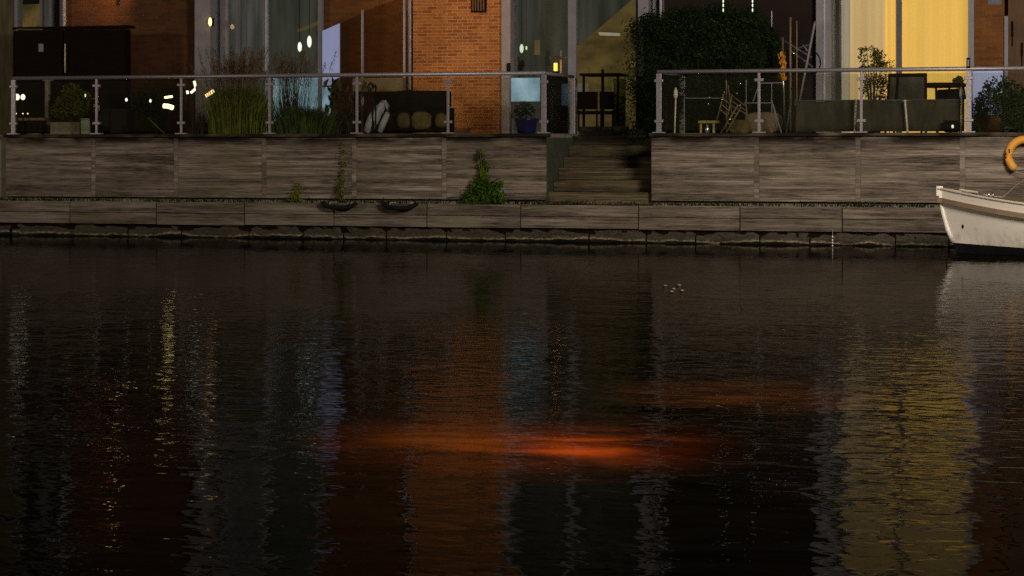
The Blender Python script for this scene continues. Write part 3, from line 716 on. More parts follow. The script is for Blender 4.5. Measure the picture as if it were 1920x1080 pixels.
def cloud(m_, c, rad, n, size, hollow=.35):
    for _ in range(n):
        while True:
            v = Vector((random.uniform(-1, 1), random.uniform(-1, 1), random.uniform(-1, 1)))
            if hollow < v.length < 1: break
        m_.leaf((c[0]+v.x*rad[0], c[1]+v.y*rad[1], c[2]+v.z*rad[2]), size*random.uniform(.6, 1.3))
def bush(px0, px1, py0, py1, Y, d, n, size, mat, label, name='shrub', cat='shrub', stems=3, clumps=9, stem_mat='soil', group=None):
    a = at(px0, py0, Y); b = at(px1, py1, Y); cx, cz = (a.x+b.x)/2, (a.z+b.z)/2
    rt = thing(name, (cx, Y, TZ), label, cat, group); m_ = MB()
    wx, hz = abs(b.x-a.x)/2, abs(a.z-b.z)/2
    for k in range(clumps):
        ox, oz = random.uniform(-.6, .6)*wx, random.uniform(-.6, .6)*hz
        cloud(m_, (cx+ox, Y+random.uniform(-.4, .4)*d, cz+oz), (wx*.45, d*.6, hz*.42), n//clumps, size, .1)
    m_.build('foliage', mat, rt)
    s_ = MB()
    for k in range(stems):
        xx = cx+random.uniform(-.3, .3)*wx
        s_.tube([(xx, Y, TZ), (xx+random.uniform(-.1, .1), Y, (TZ+cz)/2), (xx+random.uniform(-.3, .3)*wx, Y, cz+.2*hz)], [.015, .012, .006], 6)
    s_.build('stems', stem_mat, rt)
    return rt
bush(958, 984, 104, 138, YF+.6, .1, 260, .06, 'leaf_core', 'dark houseplant at the left edge of the middle window', name='houseplant', cat='plant', clumps=4)
bush(94, 172, 155, 228, 1.8, .35, 3200, .06, 'leaf_olive', 'olive green shrub growing out of the beige planter')
t = thing('planter', at(125, 250, 1.6), 'low beige planter box below the olive green shrub', 'planter')
pb(94, 150, 229, 252, 1.5, .45, 'box', 'beige_planter', t, .01); pb(97, 147, 228, 230, 1.54, .38, 'soil', 'soil', t)
t = thing('bin', at(160, 252, 1.3), 'pale green cylindrical bin with a dark open top beside the planter', 'bin')
p = at(160, 252, 1.3); MB().lathe((p.x, p.y, TZ), [(.065, 0), (.085, .02), (.09, .25), (.088, .29)], 20).build('body', 'green_plastic', t, smooth=True)
MB().lathe((p.x, p.y, TZ+.295), [(.095, 0), (.095, .02)], 20).build('rim', 'green_plastic', t); MB().lathe((p.x, p.y, TZ+.25), [(.0885, 0), (.0885, .035)], 20).build('opening', 'black_rubber', t)
bush(235, 330, 160, 250, 2.3, .35, 2200, .055, 'leaf_hedge', 'dark green shrub between the second and third railing posts', clumps=14)
t = thing('planter', at(200, 250, 2.1), 'black trough planter in front of the dark shed', 'planter')
pb(184, 236, 206, 251, 2.0, .4, 'box', 'black_metal', t, .01); pb(187, 233, 204.5, 207, 2.03, .34, 'soil', 'soil', t)
t = thing('garden_stake', at(290, 250, 1.5), 'thin slanting wooden stake leaning by the small lamp', 'stake')
stick(at(278, 222, 1.45), at(308, 250, 1.45), .012, 'leaf_olive', 'shaft', t)
MB().blob(at(278, 222, 1.45), .018, .018, .018, 8, 6, 0).build('knob', 'leaf_olive', t)

def grass(px0, px1, py_top, Y, n, mat, label, hvar=.35, wd=.012, plumes=None, ptop=None, lean=.25, d=.4, name='ornamental_grass'):
    cx = X((px0+px1)/2, Y); half = (X(px1, Y)-X(px0, Y))/2; ht = Zp((px0+px1)/2, py_top, Y)-TZ
    rt = thing(name, (cx, Y, TZ), label, 'grass'); m_ = MB(); pl = MB()
    for i in range(n):
        bx = cx+random.gauss(0, .42)*half*.8; by = Y+random.uniform(-.5, .5)*d
        h_ = ht*random.uniform(1-hvar, 1.0); dx = (bx-cx)*.35+random.uniform(-lean, lean)*h_; dy = random.uniform(-.15, .15)*h_
        pts = []
        N = 6
        for k in range(N+1):
            t_ = k/N; pts.append(Vector((bx+dx*t_**2, by+dy*t_**2, TZ+h_*(t_-.12*t_**3))))
        b = len(m_.v); w_ = wd*random.uniform(.7, 1.3); ax = Vector((math.cos(i), math.sin(i)*.5, 0))*w_
        for k, p in enumerate(pts):
            f = 1-(k/N)**2; m_.v += [tuple(p-ax*f), tuple(p+ax*f)]
        for k in range(N): m_.f.append((b+2*k, b+2*k+1, b+2*k+3, b+2*k+2))
        if plumes and i < plumes:
            hp = (Zp(0, ptop, Y)-TZ)*random.uniform(.72, 1.02)
            dx2 = (bx-cx)*.7+random.uniform(-.25, .25)
            q = [Vector((bx+dx2*t_**1.6, by+dy*t_, TZ+hp*t_)) for t_ in (0, .3, .6, .8, 1)]
            pl.tube(q, .004, 4)
            dd = (q[4]-q[3]).normalized()
            for k in range(46):
                t_ = random.random(); pp = q[3]+(q[4]-q[3])*(t_*1.15-.1)
                rr = .035*(1-abs(t_-.4))
                pl.leaf(pp+Vector((random.gauss(0, rr), random.gauss(0, rr), random.gauss(0, .02))), .05, (dd+Vector((random.uniform(-.5, .5), random.uniform(-.5, .5), .0))).normalized(), .16)
    m_.build('blades', mat, rt)
    if plumes: pl.build('plumes', 'leaf_plume', rt)
    return rt
grass(395, 505, 140, 1.5, 2300, 'leaf_grass', 'tall ornamental grass with brown feathery plumes rising above the handrail', .6, .012, 130, 98, lean=.16, d=.6)
grass(505, 640, 188, 1.4, 2000, 'leaf_dkgrass', 'shorter dark green grass clump in front of the pale blue pane', .6, .011, lean=.22, d=.5)
grass(495, 600, 118, 2.0, 160, 'leaf_brown', 'sparse thin brown grass rising beside the bright mullion', .4, .006, 60, 104, lean=.1, d=.3)
grass(352, 400, 205, 1.5, 260, 'leaf_brown', 'low brown grass tuft left of the tall ornamental grass', .5, .008, lean=.3)
# large dark leafy plant by the fifth railing post
rt = thing('leafy_plant', at(650, 250, 1.5), 'tall dark plant with big drooping leaves behind the fifth railing post', 'plant')
m_ = MB(); s_ = MB()
for k in range(9):
    bx = X(660, 1.5); tp = at(random.uniform(622, 710), random.uniform(150, 215), 1.5+random.uniform(-.3, .3))
    s_.tube([(bx+random.uniform(-.1, .1), 1.5, TZ), (bx*.5+tp.x*.5, 1.5, TZ+(tp.z-TZ)*.65), tp], [.014, .01, .005], 6)
    for j in range(7):
        c = tp+Vector((random.uniform(-.13, .13), random.uniform(-.1, .1), random.uniform(-.2, .06)))
        m_.leaf(c, random.uniform(.14, .26), Vector((random.uniform(-.8, .8), random.uniform(-.4, .4), -.7)).normalized(), .42)
m_.build('leaves', 'leaf_brown', rt); s_.build('stems', 'soil', rt)

# smoked glass windscreen
ws = thing('glass_windscreen', at(700, 250, 2.9), 'tall smoked glass windscreen with slim grey posts in front of the brown brick wall', 'windscreen')
MB().prism([(637, 45), (677, 25), (677, 250), (637, 250)], 2.9, .012).build('glass_panel', 'glass_smoked', ws)
MB().prism([(681, 22), (755, -6), (755, 250), (681, 250)], 2.9, .012).build('glass_panel', 'glass_smoked', ws)
pb(676.8, 681, 18, 250, 2.87, .06, 'post', 'grey_column', ws); pb(755.5, 759, -30, 250, 2.87, .06, 'post', 'grey_column', ws)
# folded white parasol in its cover, leaning
rt = thing('folded_parasol', at(705, 250, 1.1), 'white parasol in a wrapped fabric cover leaning behind the railing', 'parasol')
prof = [(688, 248, .06), (694, 236, .10), (701, 222, .115), (708, 209, .10), (716, 199, .085), (722, 190, .05)]
m_ = MB().tube([at(x, y, 1.1) for x, y, r in prof], [r for x, y, r in prof], 14)
m_.build('cover', 'fabric_white', rt, smooth=True)
m_ = MB().tube([at(x, y, 1.05) for x, y in ((712, 247), (719, 230), (726, 214), (727, 200), (722, 190), (715, 193))], [.05, .06, .05, .04, .03, .015], 12)
m_.build('flap', 'fabric_white', rt, smooth=True)
stick(at(698, 190, 1.0), at(700, 250, 1.0), .02, 'black_metal', 'pole', rt); stick(at(704.5, 160, 1.0), at(704.5, 250, 1.0), .013, 'black_metal', 'pole', rt)
# covered garden sofa
rt = thing('garden_sofa', at(780, 250, 1.6), 'dark covered garden sofa with high back under the downpipe', 'sofa')
MB().prism([(700, 175), (760, 169), (838, 170), (838, 200), (795, 212), (745, 205), (722, 214), (700, 200)], 1.75, .3).build('backrest', 'fabric_dark', rt, bevel=.03)
MB().prism([(735, 215), (745, 206), (795, 213), (838, 201), (838, 248), (735, 248)], 1.55, .5).build('seat', 'fabric_dark', rt, bevel=.03)
for (px, py, rx, rz, mt) in ((757, 226, .13, .15, 'rub_brown'), (790, 226, .20, .17, 'cushion_olive'), (827, 226, .11, .14, 'yellow_paint')):
    MB().blob(at(px, py, 1.42), rx, .10, rz, 16, 10, .05, .7).build('cushion', 'cushion_olive' if mt != 'rub_brown' else 'tarp_olive', rt, smooth=True)
rt = thing('stone_ledge', at(720, 250, 2.5), 'pale stone ledge behind the folded parasol', 'ledge')
pb(700, 757, 183, 200, 2.3, .25, 'block', 'tarp_olive', rt, .02); pb(660, 755, 146, 172, 2.5, .2, 'upper_block', 'tarp_olive', rt, .02)

# pale blue screen and blue pot behind the last left panel
rt = thing('frosted_screen', at(985, 250, 1.8), 'pale blue frosted screen above the blue pot at the end of the left railing', 'screen')
MB().pbox(958, 1012, 146, 190, 1.8, .02).build('sheet', 'glow_cyan', rt); MB().pbox(958, 1012, 190.5, 222, 1.8, .02).build('lower_sheet', 'frame_dark', rt)  # the sheet's pale blue brightness is put in as glow
pb(955, 958, 143, 252, 1.78, .05, 'post', 'grey_column', rt)
p = at(987, 250, 1.1)
rt = thing('plant_pot', (p.x, 1.1, TZ), 'glossy dark blue pot standing on the end of the left wall', 'plant pot')
MB().lathe((p.x, 1.1, TZ), [(.15, 0), (.17, .03), (.20, .22), (.225, .25), (.225, .28), (.19, .28)], 26).build('pot', 'blue_glaze', rt, smooth=True)
MB().lathe((p.x, 1.1, TZ+.255), [(.188, 0), (.188, .01)], 20).build('soil', 'soil', rt)
m_ = MB(); cloud(m_, (p.x-.03, 1.1, TZ+.42), (.2, .18, .17), 260, .07, .1); m_.build('foliage', 'leaf_shrub', rt)

# table and chairs in front of the middle window
TY = YF-.75
rt = thing('garden_table', at(1125, 240, TY), 'dark garden table with a parasol stand beside the hedge', 'table')
pb(1086, 1162, 137, 141.5, TY, .8, 'tabletop', 'dark_timber', rt)
for px in (1092, 1156): pb(px, px+4, 142, 246, TY+.1, .05, 'leg', 'dark_timber', rt)
stick(at(1130, 130, TY+.3), at(1130, 246, TY+.3), .03, 'black_metal', 'parasol_stand', rt)
for px in (1104, 1129, 1146): MB().lathe(at(px, 137, TY+.2), [(.015, 0), (.02, .06), (.028, .12)], 10).build('glass', 'glass_rail', rt)
for (a, b, lb) in ((1082, 1120, 'left dark chair pushed against the garden table'), (1124, 1150, 'right dark chair with slatted back against the garden table')):
    rt = thing('garden_chair', at((a+b)/2, 246, TY-.4), lb, 'chair', 'dark chairs at the garden table')
    pb(a, b, 172, 205, TY-.15, .04, 'backrest', 'dark_timber', rt); pb(a, b, 208, 214, TY-.5, .4, 'seat', 'dark_timber', rt)
    for q in (a+1, b-3): pb(q, q+3, 215, 246, TY-.48, .04, 'leg', 'black_metal', rt); pb(q, q+3, 206, 246, TY-.14, .04, 'leg', 'black_metal', rt)
tag(MB().pbox(1150, 1172, 148, 246, YF-.4, .05).build('reed_panel', 'leaf_olive'), 'narrow olive reed panel between the garden table and the hedge', 'screen')

# ------------------------------------------------------------------ the hedge
rt = thing('hedge', (X(1300, 2.6), 2.6, TZ), 'big dark clipped hedge right of the middle window, spilling over the steps', 'hedge')
hx0, hx1 = at(1172, 0, 2.8).x, at(1452, 0, 2.8).x
core = MB()
m_ = MB()
def hedge_shell(px0, px1, pt, pbm, Y, d, n, size, right_slope=0):
    a = at(px0, pt, Y); b = at(px1, pbm, Y)
    x0, x1, z1, z0 = a.x, b.x, a.z, b.z
    core.box(x0+.22, x1-.22, Y+.2, Y+d-.1, z0+.02, z1-.25)
    for _ in range(n):
        fc = random.random(); u, v = random.random(), random.random()
        if fc < .62: p = Vector((x0+(x1-x0)*u, Y, z0+(z1-z0)*v))
        elif fc < .8: p = Vector((x0+(x1-x0)*u, Y+d*v, z1))
        elif fc < .9: p = Vector((x0, Y+d*u, z0+(z1-z0)*v))
        else: p = Vector((x1, Y+d*u, z0+(z1-z0)*v))
        # rounded corners and lumps
        ex = min(p.x-x0, x1-p.x); ez = z1-p.z
        if ex+ez < .35 : 
            s = (.35-(ex+ez))*.6; p.z -= s; p.x += s*(1 if p.x-x0 < x1-p.x else -1)
        lump = .10*math.sin(p.x*4.1+1)+.08*math.sin(p.z*5.3+p.x*2)+.06*math.sin(p.x*9+p.z*7)
        p += Vector((random.gauss(0, .085), lump+random.gauss(0, .07), lump*.7+random.gauss(0, .075)))
        if right_slope and p.x > x1-right_slope: p.z = z0+(p.z-z0)*(1-.25*(p.x-(x1-right_slope))/right_slope)
        m_.leaf(p, size*random.uniform(.6, 1.3))
hedge_shell(1180, 1330, 24, 268, 2.0, 1.1, 15000, .055)
hedge_shell(1290, 1458, 26, 258, 2.25, .95, 14000, .055, .5)
core.build('dense_core', 'leaf_core', rt); m_.build('foliage', 'leaf_hedge', rt)
m_ = MB()
for k in range(500):
    p = at(random.uniform(1300, 1420), random.uniform(35, 115), 2.12+random.uniform(-.05, .1)); m_.leaf(p, .05)
m_.build('highlight_leaves', 'leaf_shrub', rt)  # brighter leaves added as a painted highlight on the hedge

# string lights hanging above the hedge
for i, px in enumerate((1356, 1411)):
    rt = thing('string_light', at(px, -30, 2.0), ['left hanging string of tiny white lights above the hedge', 'right hanging string of tiny white lights above the hedge'][i], 'string light', 'hanging string lights')
    MB().tube([at(px, -120, 2.0), at(px, 24, 2.0)], .004, 5).build('wire', 'black_metal', rt)
    for py in (-20, -8, 2, 10, 19): MB().blob(at(px, py, 2.0), .012, .012, .035, 8, 6, 0).build('bulb', 'lamp_dim', rt)

# ------------------------------------------------------------------ right terrace
def torch(px, ptop, pbase, Y, label):
    rt = thing('garden_torch', at(px, pbase, Y), label, 'torch', 'white garden torches')
    a = at(px, ptop, Y); b = at(px-2, pbase, Y); hh = .20
    MB().lathe((a.x, Y, a.z-hh), [(.012, 0), (.03, .02), (.042, .07), (.036, .13), (.012, .19), (.004, .2)], 14).build('head', 'white_paint', rt, smooth=True)
    MB().tube([(b.x, Y, TZ), (a.x, Y, a.z-hh)], .014, 8).build('pole', 'white_paint', rt, smooth=True)
torch(1267, 164, 253, .5, 'white spear-headed torch behind the first panel right of the steps')
torch(1803, 162, 248, .5, 'white spear-headed torch beside the thick railing post above the boat')
for px, sl, lb in ((1605, -3, 'white stake beside the railing post in front of the grey canvas'), (1697, 5, 'white tilted stake in the middle of the grey canvas screen')):
    rt = thing('canvas_stake', at(px, 250, .42), lb, 'stake', 'white stakes of the canvas screen')
    MB().tube([at(px+sl*.0, 190, .42), at(px+sl, 251, .42)], .018, 8).build('shaft', 'white_paint', rt, smooth=True)
    MB().blob(at(px, 189, .42), .022, .022, .02, 8, 6, 0).build('cap', 'white_paint', rt)
# canvas screen with soft folds
a, b = X(1492, .6), X(1800, .6); g_ = MB(); N = 120
zt, zb = Zp(1640, 188, .6), TZ+.02
for i in range(N+1):
    t = i/N; xx = a+(b-a)*t
    for k in range(5):
        zz_ = zb+(zt-zb)*k/4; yy = .6+.025*math.sin(t*31+.5*k)+.012*math.sin(t*67-k)
        g_.v.append((xx, yy, zz_-.015*math.sin(t*12) if k == 4 else zz_))
for i in range(N):
    for k in range(4): q = i*5+k; g_.f.append((q, q+5, q+6, q+1))
rt = thing('canvas_screen', ((a+b)/2, .6, TZ), 'low grey canvas windbreak hung behind the right railing', 'windbreak')
cs = g_.build('canvas', 'canvas_grey', rt, smooth=True); sm = cs.modifiers.new('thickness', 'SOLIDIFY'); sm.thickness = .006
MB().tube([(a, .6, zt), (b, .6, zt)], .012, 6).build('top_rod', 'frame_dark', rt)
# yellow stool with glinting jar
rt = thing('stool', at(1325, 252, 1.0), 'small yellow stool behind the railing right of the steps', 'stool')
pb(1309, 1342, 226, 231, .95, .35, 'seat', 'yellow_paint', rt)
for px in (1312, 1336): pb(px, px+4, 231.5, 253, .97, .04, 'leg', 'yellow_paint', rt); pb(px, px+4, 231.5, 252, 1.22, .04, 'leg', 'yellow_paint', rt)
rt = thing('jar', at(1326, 240, .9), 'small bright silver jar in front of the yellow stool', 'jar')
p = at(1326, 243, .85); MB().lathe((p.x, .85, TZ), [(.03, 0), (.04, .03), (.035, .11), (.02, .13), (.026, .16)], 14).build('body', 'silver', rt, smooth=True)
# folding chairs leaning together
def folding_chair(legs, label, Y, mat='chair_wood', glint=None):
    P0 = at(*legs[0][0], Y)
    rt = thing('folding_chair', (P0.x, Y, TZ), label, 'chair', 'folded garden chairs leaning behind the railing')
    for (p0, p1) in legs: MB().tube([at(*p0, Y), at(*p1, Y+.06)], .014, 8).build('leg', mat, rt, smooth=True)
    (a0, a1), (b0, b1) = legs[0], legs[1]
    for t, nm in ((.25, 'slat'), (.45, 'slat'), (.62, 'slat')):
        q0 = (a0[0]+(a1[0]-a0[0])*t, a0[1]+(a1[1]-a0[1])*t); q1 = (b0[0]+(b1[0]-b0[0])*t, b0[1]+(b1[1]-b0[1])*t)
        MB().tube([at(*q0, Y+.02), at(*q1, Y+.04)], .011, 6).build(nm, mat, rt)
    if glint:
        for g0 in glint: MB().blob(at(*g0, Y-.02), .018, .016, .026, 8, 6, 0).build('glint_bead', 'silver', rt, smooth=True)  # silver beads added for the glints
folding_chair([((1358, 171), (1344, 225)), ((1372, 180), (1360, 240))], 'leftmost folded wooden chair, nearly upright', 1.0, glint=[(1358, 173), (1354, 187), (1331, 183), (1328, 195)])
folding_chair([((1383, 198), (1350, 252)), ((1390, 200), (1359, 253))], 'folded wooden chair lying at a slant in front of the others', .8, glint=[(1387, 198), (1368, 223)])
folding_chair([((1365, 160), (1373, 220)), ((1398, 190), (1402, 230))], 'folded chair with dark brown frame behind the slanting one', 1.3, 'rub_brown', glint=[(1388, 157), (1381, 175)])
folding_chair([((1446, 186), (1466, 252)), ((1452, 206), (1457, 240))], 'grey folded chair right of the second railing post, leaning left', .9, 'grey_column')
folding_chair([((1484, 180), (1474, 251)), ((1492, 186), (1484, 250))], 'dark folded chair beside the canvas screen, leaning right', .9, 'frame_dark')
rt = thing('drying_rack', at(1430, 250, 1.5), 'light metal drying rack with thin horizontal bars behind the second railing post', 'drying rack')
for (p0, p1) in (((1283, 184), (1360, 184)), ((1395, 193), (1447, 193)), ((1425, 156), (1468, 155)), ((1400, 238), (1450, 239)), ((1425, 153), (1412, 190)), ((1399, 150), (1399, 250)), ((1362, 150), (1362, 250)), ((1283, 184), (1283, 250)), ((1447, 155), (1447, 250))):
    MB().tube([at(*p0, 1.5), at(*p1, 1.5)], .010, 6).build('bar', 'grey_column', rt)
rt = thing('cushion', at(1385, 245, 1.35), 'olive yellow cushion on the ground behind the folded chairs', 'cushion')
MB().blob(at(1388, 238, 1.35), .2, .12, .13, 18, 10, .05, .7).build('pad', 'cushion_olive', rt, smooth=True)
rt = thing('cushion', at(1430, 225, 1.6), 'brown cushion behind the second railing post of the right terrace', 'cushion')
MB().blob(at(1432, 230, 1.6), .34, .12, .19, 20, 10, .05, .6).build('pad', 'rub_brown', rt, smooth=True)
# closed orange parasol and poles
rt = thing('parasol', at(1468, 250, 1.7), 'closed orange parasol standing right of the hedge', 'parasol')
MB().tube([at(1467, 96, 1.7), at(1469, 112, 1.7), at(1468, 128, 1.7), at(1467, 148, 1.7)], [.015, .035, .05, .04], 12).build('canopy', 'orange_cloth', rt, smooth=True)
m_ = MB()
for k in range(38):
    p = at(1467+random.gauss(0, 3.2), random.uniform(98, 148), 1.62); m_.leaf(p, .085, Vector((random.uniform(-.3, .3), 0, -1)).normalized(), .5)
m_.build('ruffle', 'orange_cloth', rt)
MB().tube([at(1467, 70, 1.7), at(1471, 250, 1.7)], .016, 8).build('pole', 'silver', rt, smooth=True)
for (p0, p1, r_, mt, lb) in (((1482, 34), (1482, 178), .018, 'chair_wood', 'vertical pale pole right of the orange parasol'), ((1494, 40), (1494, 178), .012, 'chair_wood', 'thinner vertical pole beside the slanting one'),
        ((1528, 42), (1499, 190), .02, 'grey_column', 'long slanting pole leaning against the grey column'), ((1447, 20), (1447, 50), .010, 'frame_light', 'short pale blue pole above the hedge end')):
    P0, P1 = at(*p0, 2.4), at(*p1, 2.4)
    if p1[1] > 100 and 'slant' not in lb[:12]: P1.z = TZ
    rt = thing('pole', (P1.x, 2.4, P1.z), lb, 'pole')
    MB().tube([P0, P1], r_, 8).build('shaft', mt, rt, smooth=True); MB().blob(P0, r_*1.4, r_*1.4, r_*1.4, 8, 6, 0).build('cap', 'frame_dark', rt)
rt = thing('bicycle_frame', at(1495, 110, 2.7), 'dark blue bicycle hung up beside the grey column', 'bicycle')
def btube(p0, p1, r_, nm, mt): MB().tube([at(*p0, 2.9), at(*p1, 2.9)], r_, 8).build(nm, mt, rt, smooth=True)
btube((1462, 72), (1522, 108), .02, 'frame_tube', 'frame_dark'); btube((1485, 94), (1516, 84), .016, 'frame_tube', 'frame_dark'); btube((1479, 92), (1524, 126), .018, 'frame_tube', 'frame_dark')
btube((1482, 95), (1492, 103), .025, 'saddle', 'silver'); btube((1505, 84), (1514, 96), .016, 'handlebar', 'grey_column')
m_ = MB(); c = at(1512, 118, 2.95)
m_.tube([(c.x+.26*math.cos(t*math.pi/14), 2.95, c.z+.26*math.sin(t*math.pi/14)) for t in range(29)], .014, 6, False); m_.build('wheel', 'black_rubber', rt)
rt = thing('solar_light', at(1239, 222, .3), 'tiny green glowing light beside the first post right of the steps', 'lamp')
MB().blob(at(1239, 221, .25), .012, .012, .045, 8, 6, 0).build('bulb', 'lamp_green', rt); MB().tube([at(1239, 226, .25), at(1239, 252, .25)], .006, 6).build('stake', 'black_metal', rt)

# potted plant against the glowing window
p = at(1636, 248, 1.9)
rt = thing('potted_plant', (p.x, 1.9, TZ), 'tall leafy potted plant silhouetted against the glowing window', 'plant')
m_ = MB(); s_ = MB()
trunk = at(1632, 190, 1.9)
for (px, py, sx, sy, n) in ((1625, 92, 10, 5, 60), (1614, 105, 4, 12, 40), (1645, 108, 11, 12, 260), (1652, 120, 9, 8, 160), (1632, 126, 15, 4, 110), (1620, 115, 4, 10, 30), (1640, 96, 6, 6, 50), (1640, 150, 20, 12, 260), (1625, 165, 12, 14, 120), (1655, 160, 12, 20, 200), (1650, 182, 20, 6, 120)):
    tip = at(px, py, 1.9)
    s_.tube([(p.x, 1.9, TZ), (p.x*.6+tip.x*.4, 1.9, TZ+(tip.z-TZ)*.5), tip], [.014, .010, .005], 6)
    for _ in range(n):
        m_.leaf(at(random.gauss(px, sx*.6), random.gauss(py, sy*.6), 1.9+random.uniform(-.25, .25)), random.uniform(.035, .075))
m_.build('leaves', 'leaf_plant', rt); s_.build('stems', 'leaf_brown', rt)
MB().lathe((p.x, 1.9, TZ), [(.14, 0), (.2, .3), (.21, .32)], 18).build('pot', 'black_metal', rt, smooth=True)
p = at(1668, 140, 2.2); rt = thing('potted_plant', (p.x, 2.2, TZ), 'small thin-leaved plant left of the dark mullion', 'plant'); m_ = MB(); s_ = MB()
for px, py in ((1660, 122), (1664, 118), (1668, 117), (1672, 118), (1670, 123), (1658, 127)):
    tip = at(px, py, 2.2); s_.tube([(p.x, 2.2, TZ+.5), tip], .004, 5)
    for _ in range(7): m_.leaf(tip+Vector((random.gauss(0, .03), random.gauss(0, .03), random.gauss(0, .03))), .05)
m_.build('leaves', 'leaf_plant', rt); s_.tube([(p.x, 2.2, TZ), (p.x, 2.2, TZ+.5)], .008, 5); s_.build('stems', 'leaf_brown', rt)
# canvas seat-backs, table and umbrella base in front of the window
rt = thing('lounge_chair', at(1690, 248, 1.3), 'high-backed garden lounge chair silhouetted before the glowing window', 'chair')
MB().prism([(1668, 143), (1735, 141), (1738, 188), (1662, 188)], 1.35, .04).build('mesh_back', 'canvas_grey', rt)
for a_, b_ in (((1668, 140), (1660, 250)), ((1736, 140), (1736, 250)), ((1684, 141), (1676, 250))): MB().tube([at(*a_, 1.33), at(*b_, 1.33)], .022, 8).build('leg', 'dark_timber', rt)
MB().tube([at(1666, 141, 1.33), at(1738, 140, 1.33)], .03, 8).build('top_rail', 'dark_timber', rt)
rt = thing('patio_table', at(1765, 248, 1.6), 'dark oval patio table silhouetted against the yellow light', 'table')
MB().blob(at(1765, 160, 1.7), .52, .4, .05, 26, 8, .02, .9).build('tabletop', 'fabric_dark', rt, smooth=True)
for px in (1726, 1755, 1780, 1800): MB().tube([at(px, 162, 1.7), at(px+2, 250, 1.7)], .02, 8).build('leg', 'fabric_dark', rt)
rt = thing('wicker_chair', at(1778, 248, 1.9), 'low dark wicker chair behind the patio table', 'chair')
MB().prism([(1758, 168), (1800, 166), (1806, 152), (1812, 186), (1754, 186)], 2.0, .06).build('backrest', 'fabric_dark', rt, bevel=.01)
for px in (1758, 1806): MB().tube([at(px, 184, 2.0), at(px, 250, 2.0)], .02, 6).build('leg', 'fabric_dark', rt)
rt = bush(1785, 1812, 136, 170, 1.5, .12, 260, .06, 'leaf_plant', 'small wispy plant beside the thick railing post, against the yellow light', clumps=4)
rt = thing('lantern', at(1784, 250, .4), 'low round black lantern with a bright glint beside the white torch', 'lantern')
p = at(1784, 250, .4); MB().lathe((p.x, .4, TZ), [(.10, 0), (.145, .03), (.15, .12), (.13, .17), (.08, .19)], 20).build('body', 'black_metal', rt, smooth=True)
MB().blob((p.x+.03, .255, TZ+.10), .022, .016, .03, 10, 8, 0).build('glass', 'lamp_dim', rt)  # the glint is put in as a small glowing bead
MB().lathe((p.x, .4, TZ+.19), [(.15, 0), (.15, .015)], 20).build('lid', 'black_metal', rt)
pb_ = MB().pbox(1812, 1819, 108, 128, .02, .05)
rt = thing('post_lamp', at(1816, 128, .03), 'small black box lamp on top of the thick railing post', 'lamp'); pb_.build('body', 'black_metal', rt, bevel=.005); MB().pbox(1814, 1817, 112, 124, .015, .006).build('lens', 'grey_column', rt)
# shrub and blue panel at the right
rt = thing('blue_screen', at(1850, 250, 2.6), 'pale blue lit panel behind the shrub above the boat', 'screen')
MB().pbox(1824, 1880, 133, 215, 2.6, .03).build('sheet', 'glow_blue', rt); MB().pbox(1822, 1824, 131, 250, 2.58, .06).build('post', 'grey_column', rt)  # bluish brightness of the panel is put in as glow
bush(1842, 1990, 140, 262, 1.3, .5, 7000, .07, 'leaf_shrub', 'large dark shrub behind the railing above the boat', clumps=20)
bush(1820, 1860, 155, 262, 1.9, .3, 1200, .06, 'leaf_hedge', 'thin dark shrub in front of the pale blue panel', clumps=9)
for (px, py0, py1, lb) in ((1898, 40, 68, 'upper dark wall bracket on the brown cladding'), (1916, 80, 105, 'lower dark wall bracket on the brown cladding')):
    rt = thing('wall_bracket', at(px, py1, YF), lb, 'bracket'); MB().pbox(px-2, px+2, py0, py1, YF-.03, .05).build('arm', 'dark_timber', rt); MB().pbox(px-1, px+1, py1, py1+18, YF-.015, .03).build('rod', 'dark_timber', rt)

# ------------------------------------------------------------------ climbers on the wall
def climber(px, p_top, p_bot, w_top, w_bot, n, size, mat, label, dense_from=None, Y=-.06):
    rt = thing('wall_plant', (X(px, Y), Y, .64), label, 'plant'); m_ = MB(); s_ = MB()
    for i in range(n):
        t = random.random()**.6
        ww = w_top+(w_bot-w_top)*t**2.2
        py = p_top+(p_bot-p_top)*t; off = max(-1.1, min(1.1, random.gauss(0, .5)))*ww
        if t < .7 and math.sin(t*40) < -.2 and random.random() < .7: continue
        m_.leaf(at(px+off+4*math.sin(t*5), py, Y-random.uniform(0, .02+.1*t)), size*random.uniform(.6, 1.3), None, .6)
    for k in range(5):
        e = px+random.uniform(-.6, .6)*w_bot
        s_.tube([at(px, p_bot, Y), at((px+e)/2, (p_bot+p_top*.4+p_bot*.6)/2, Y-.03), at(e if k else px, p_bot-(p_bot-p_top)*(random.uniform(.3, .5) if k else .95), Y-.02)], [.008, .006, .003], 5)
    m_.build('leaves', mat, rt); s_.build('stems', 'leaf_grass', rt)
rt = thing('wall_plant', (X(908, -.1), -.1, .64), 'bright green bushy weed growing up the timber wall left of the steps', 'plant'); m_ = MB(); s_ = MB()
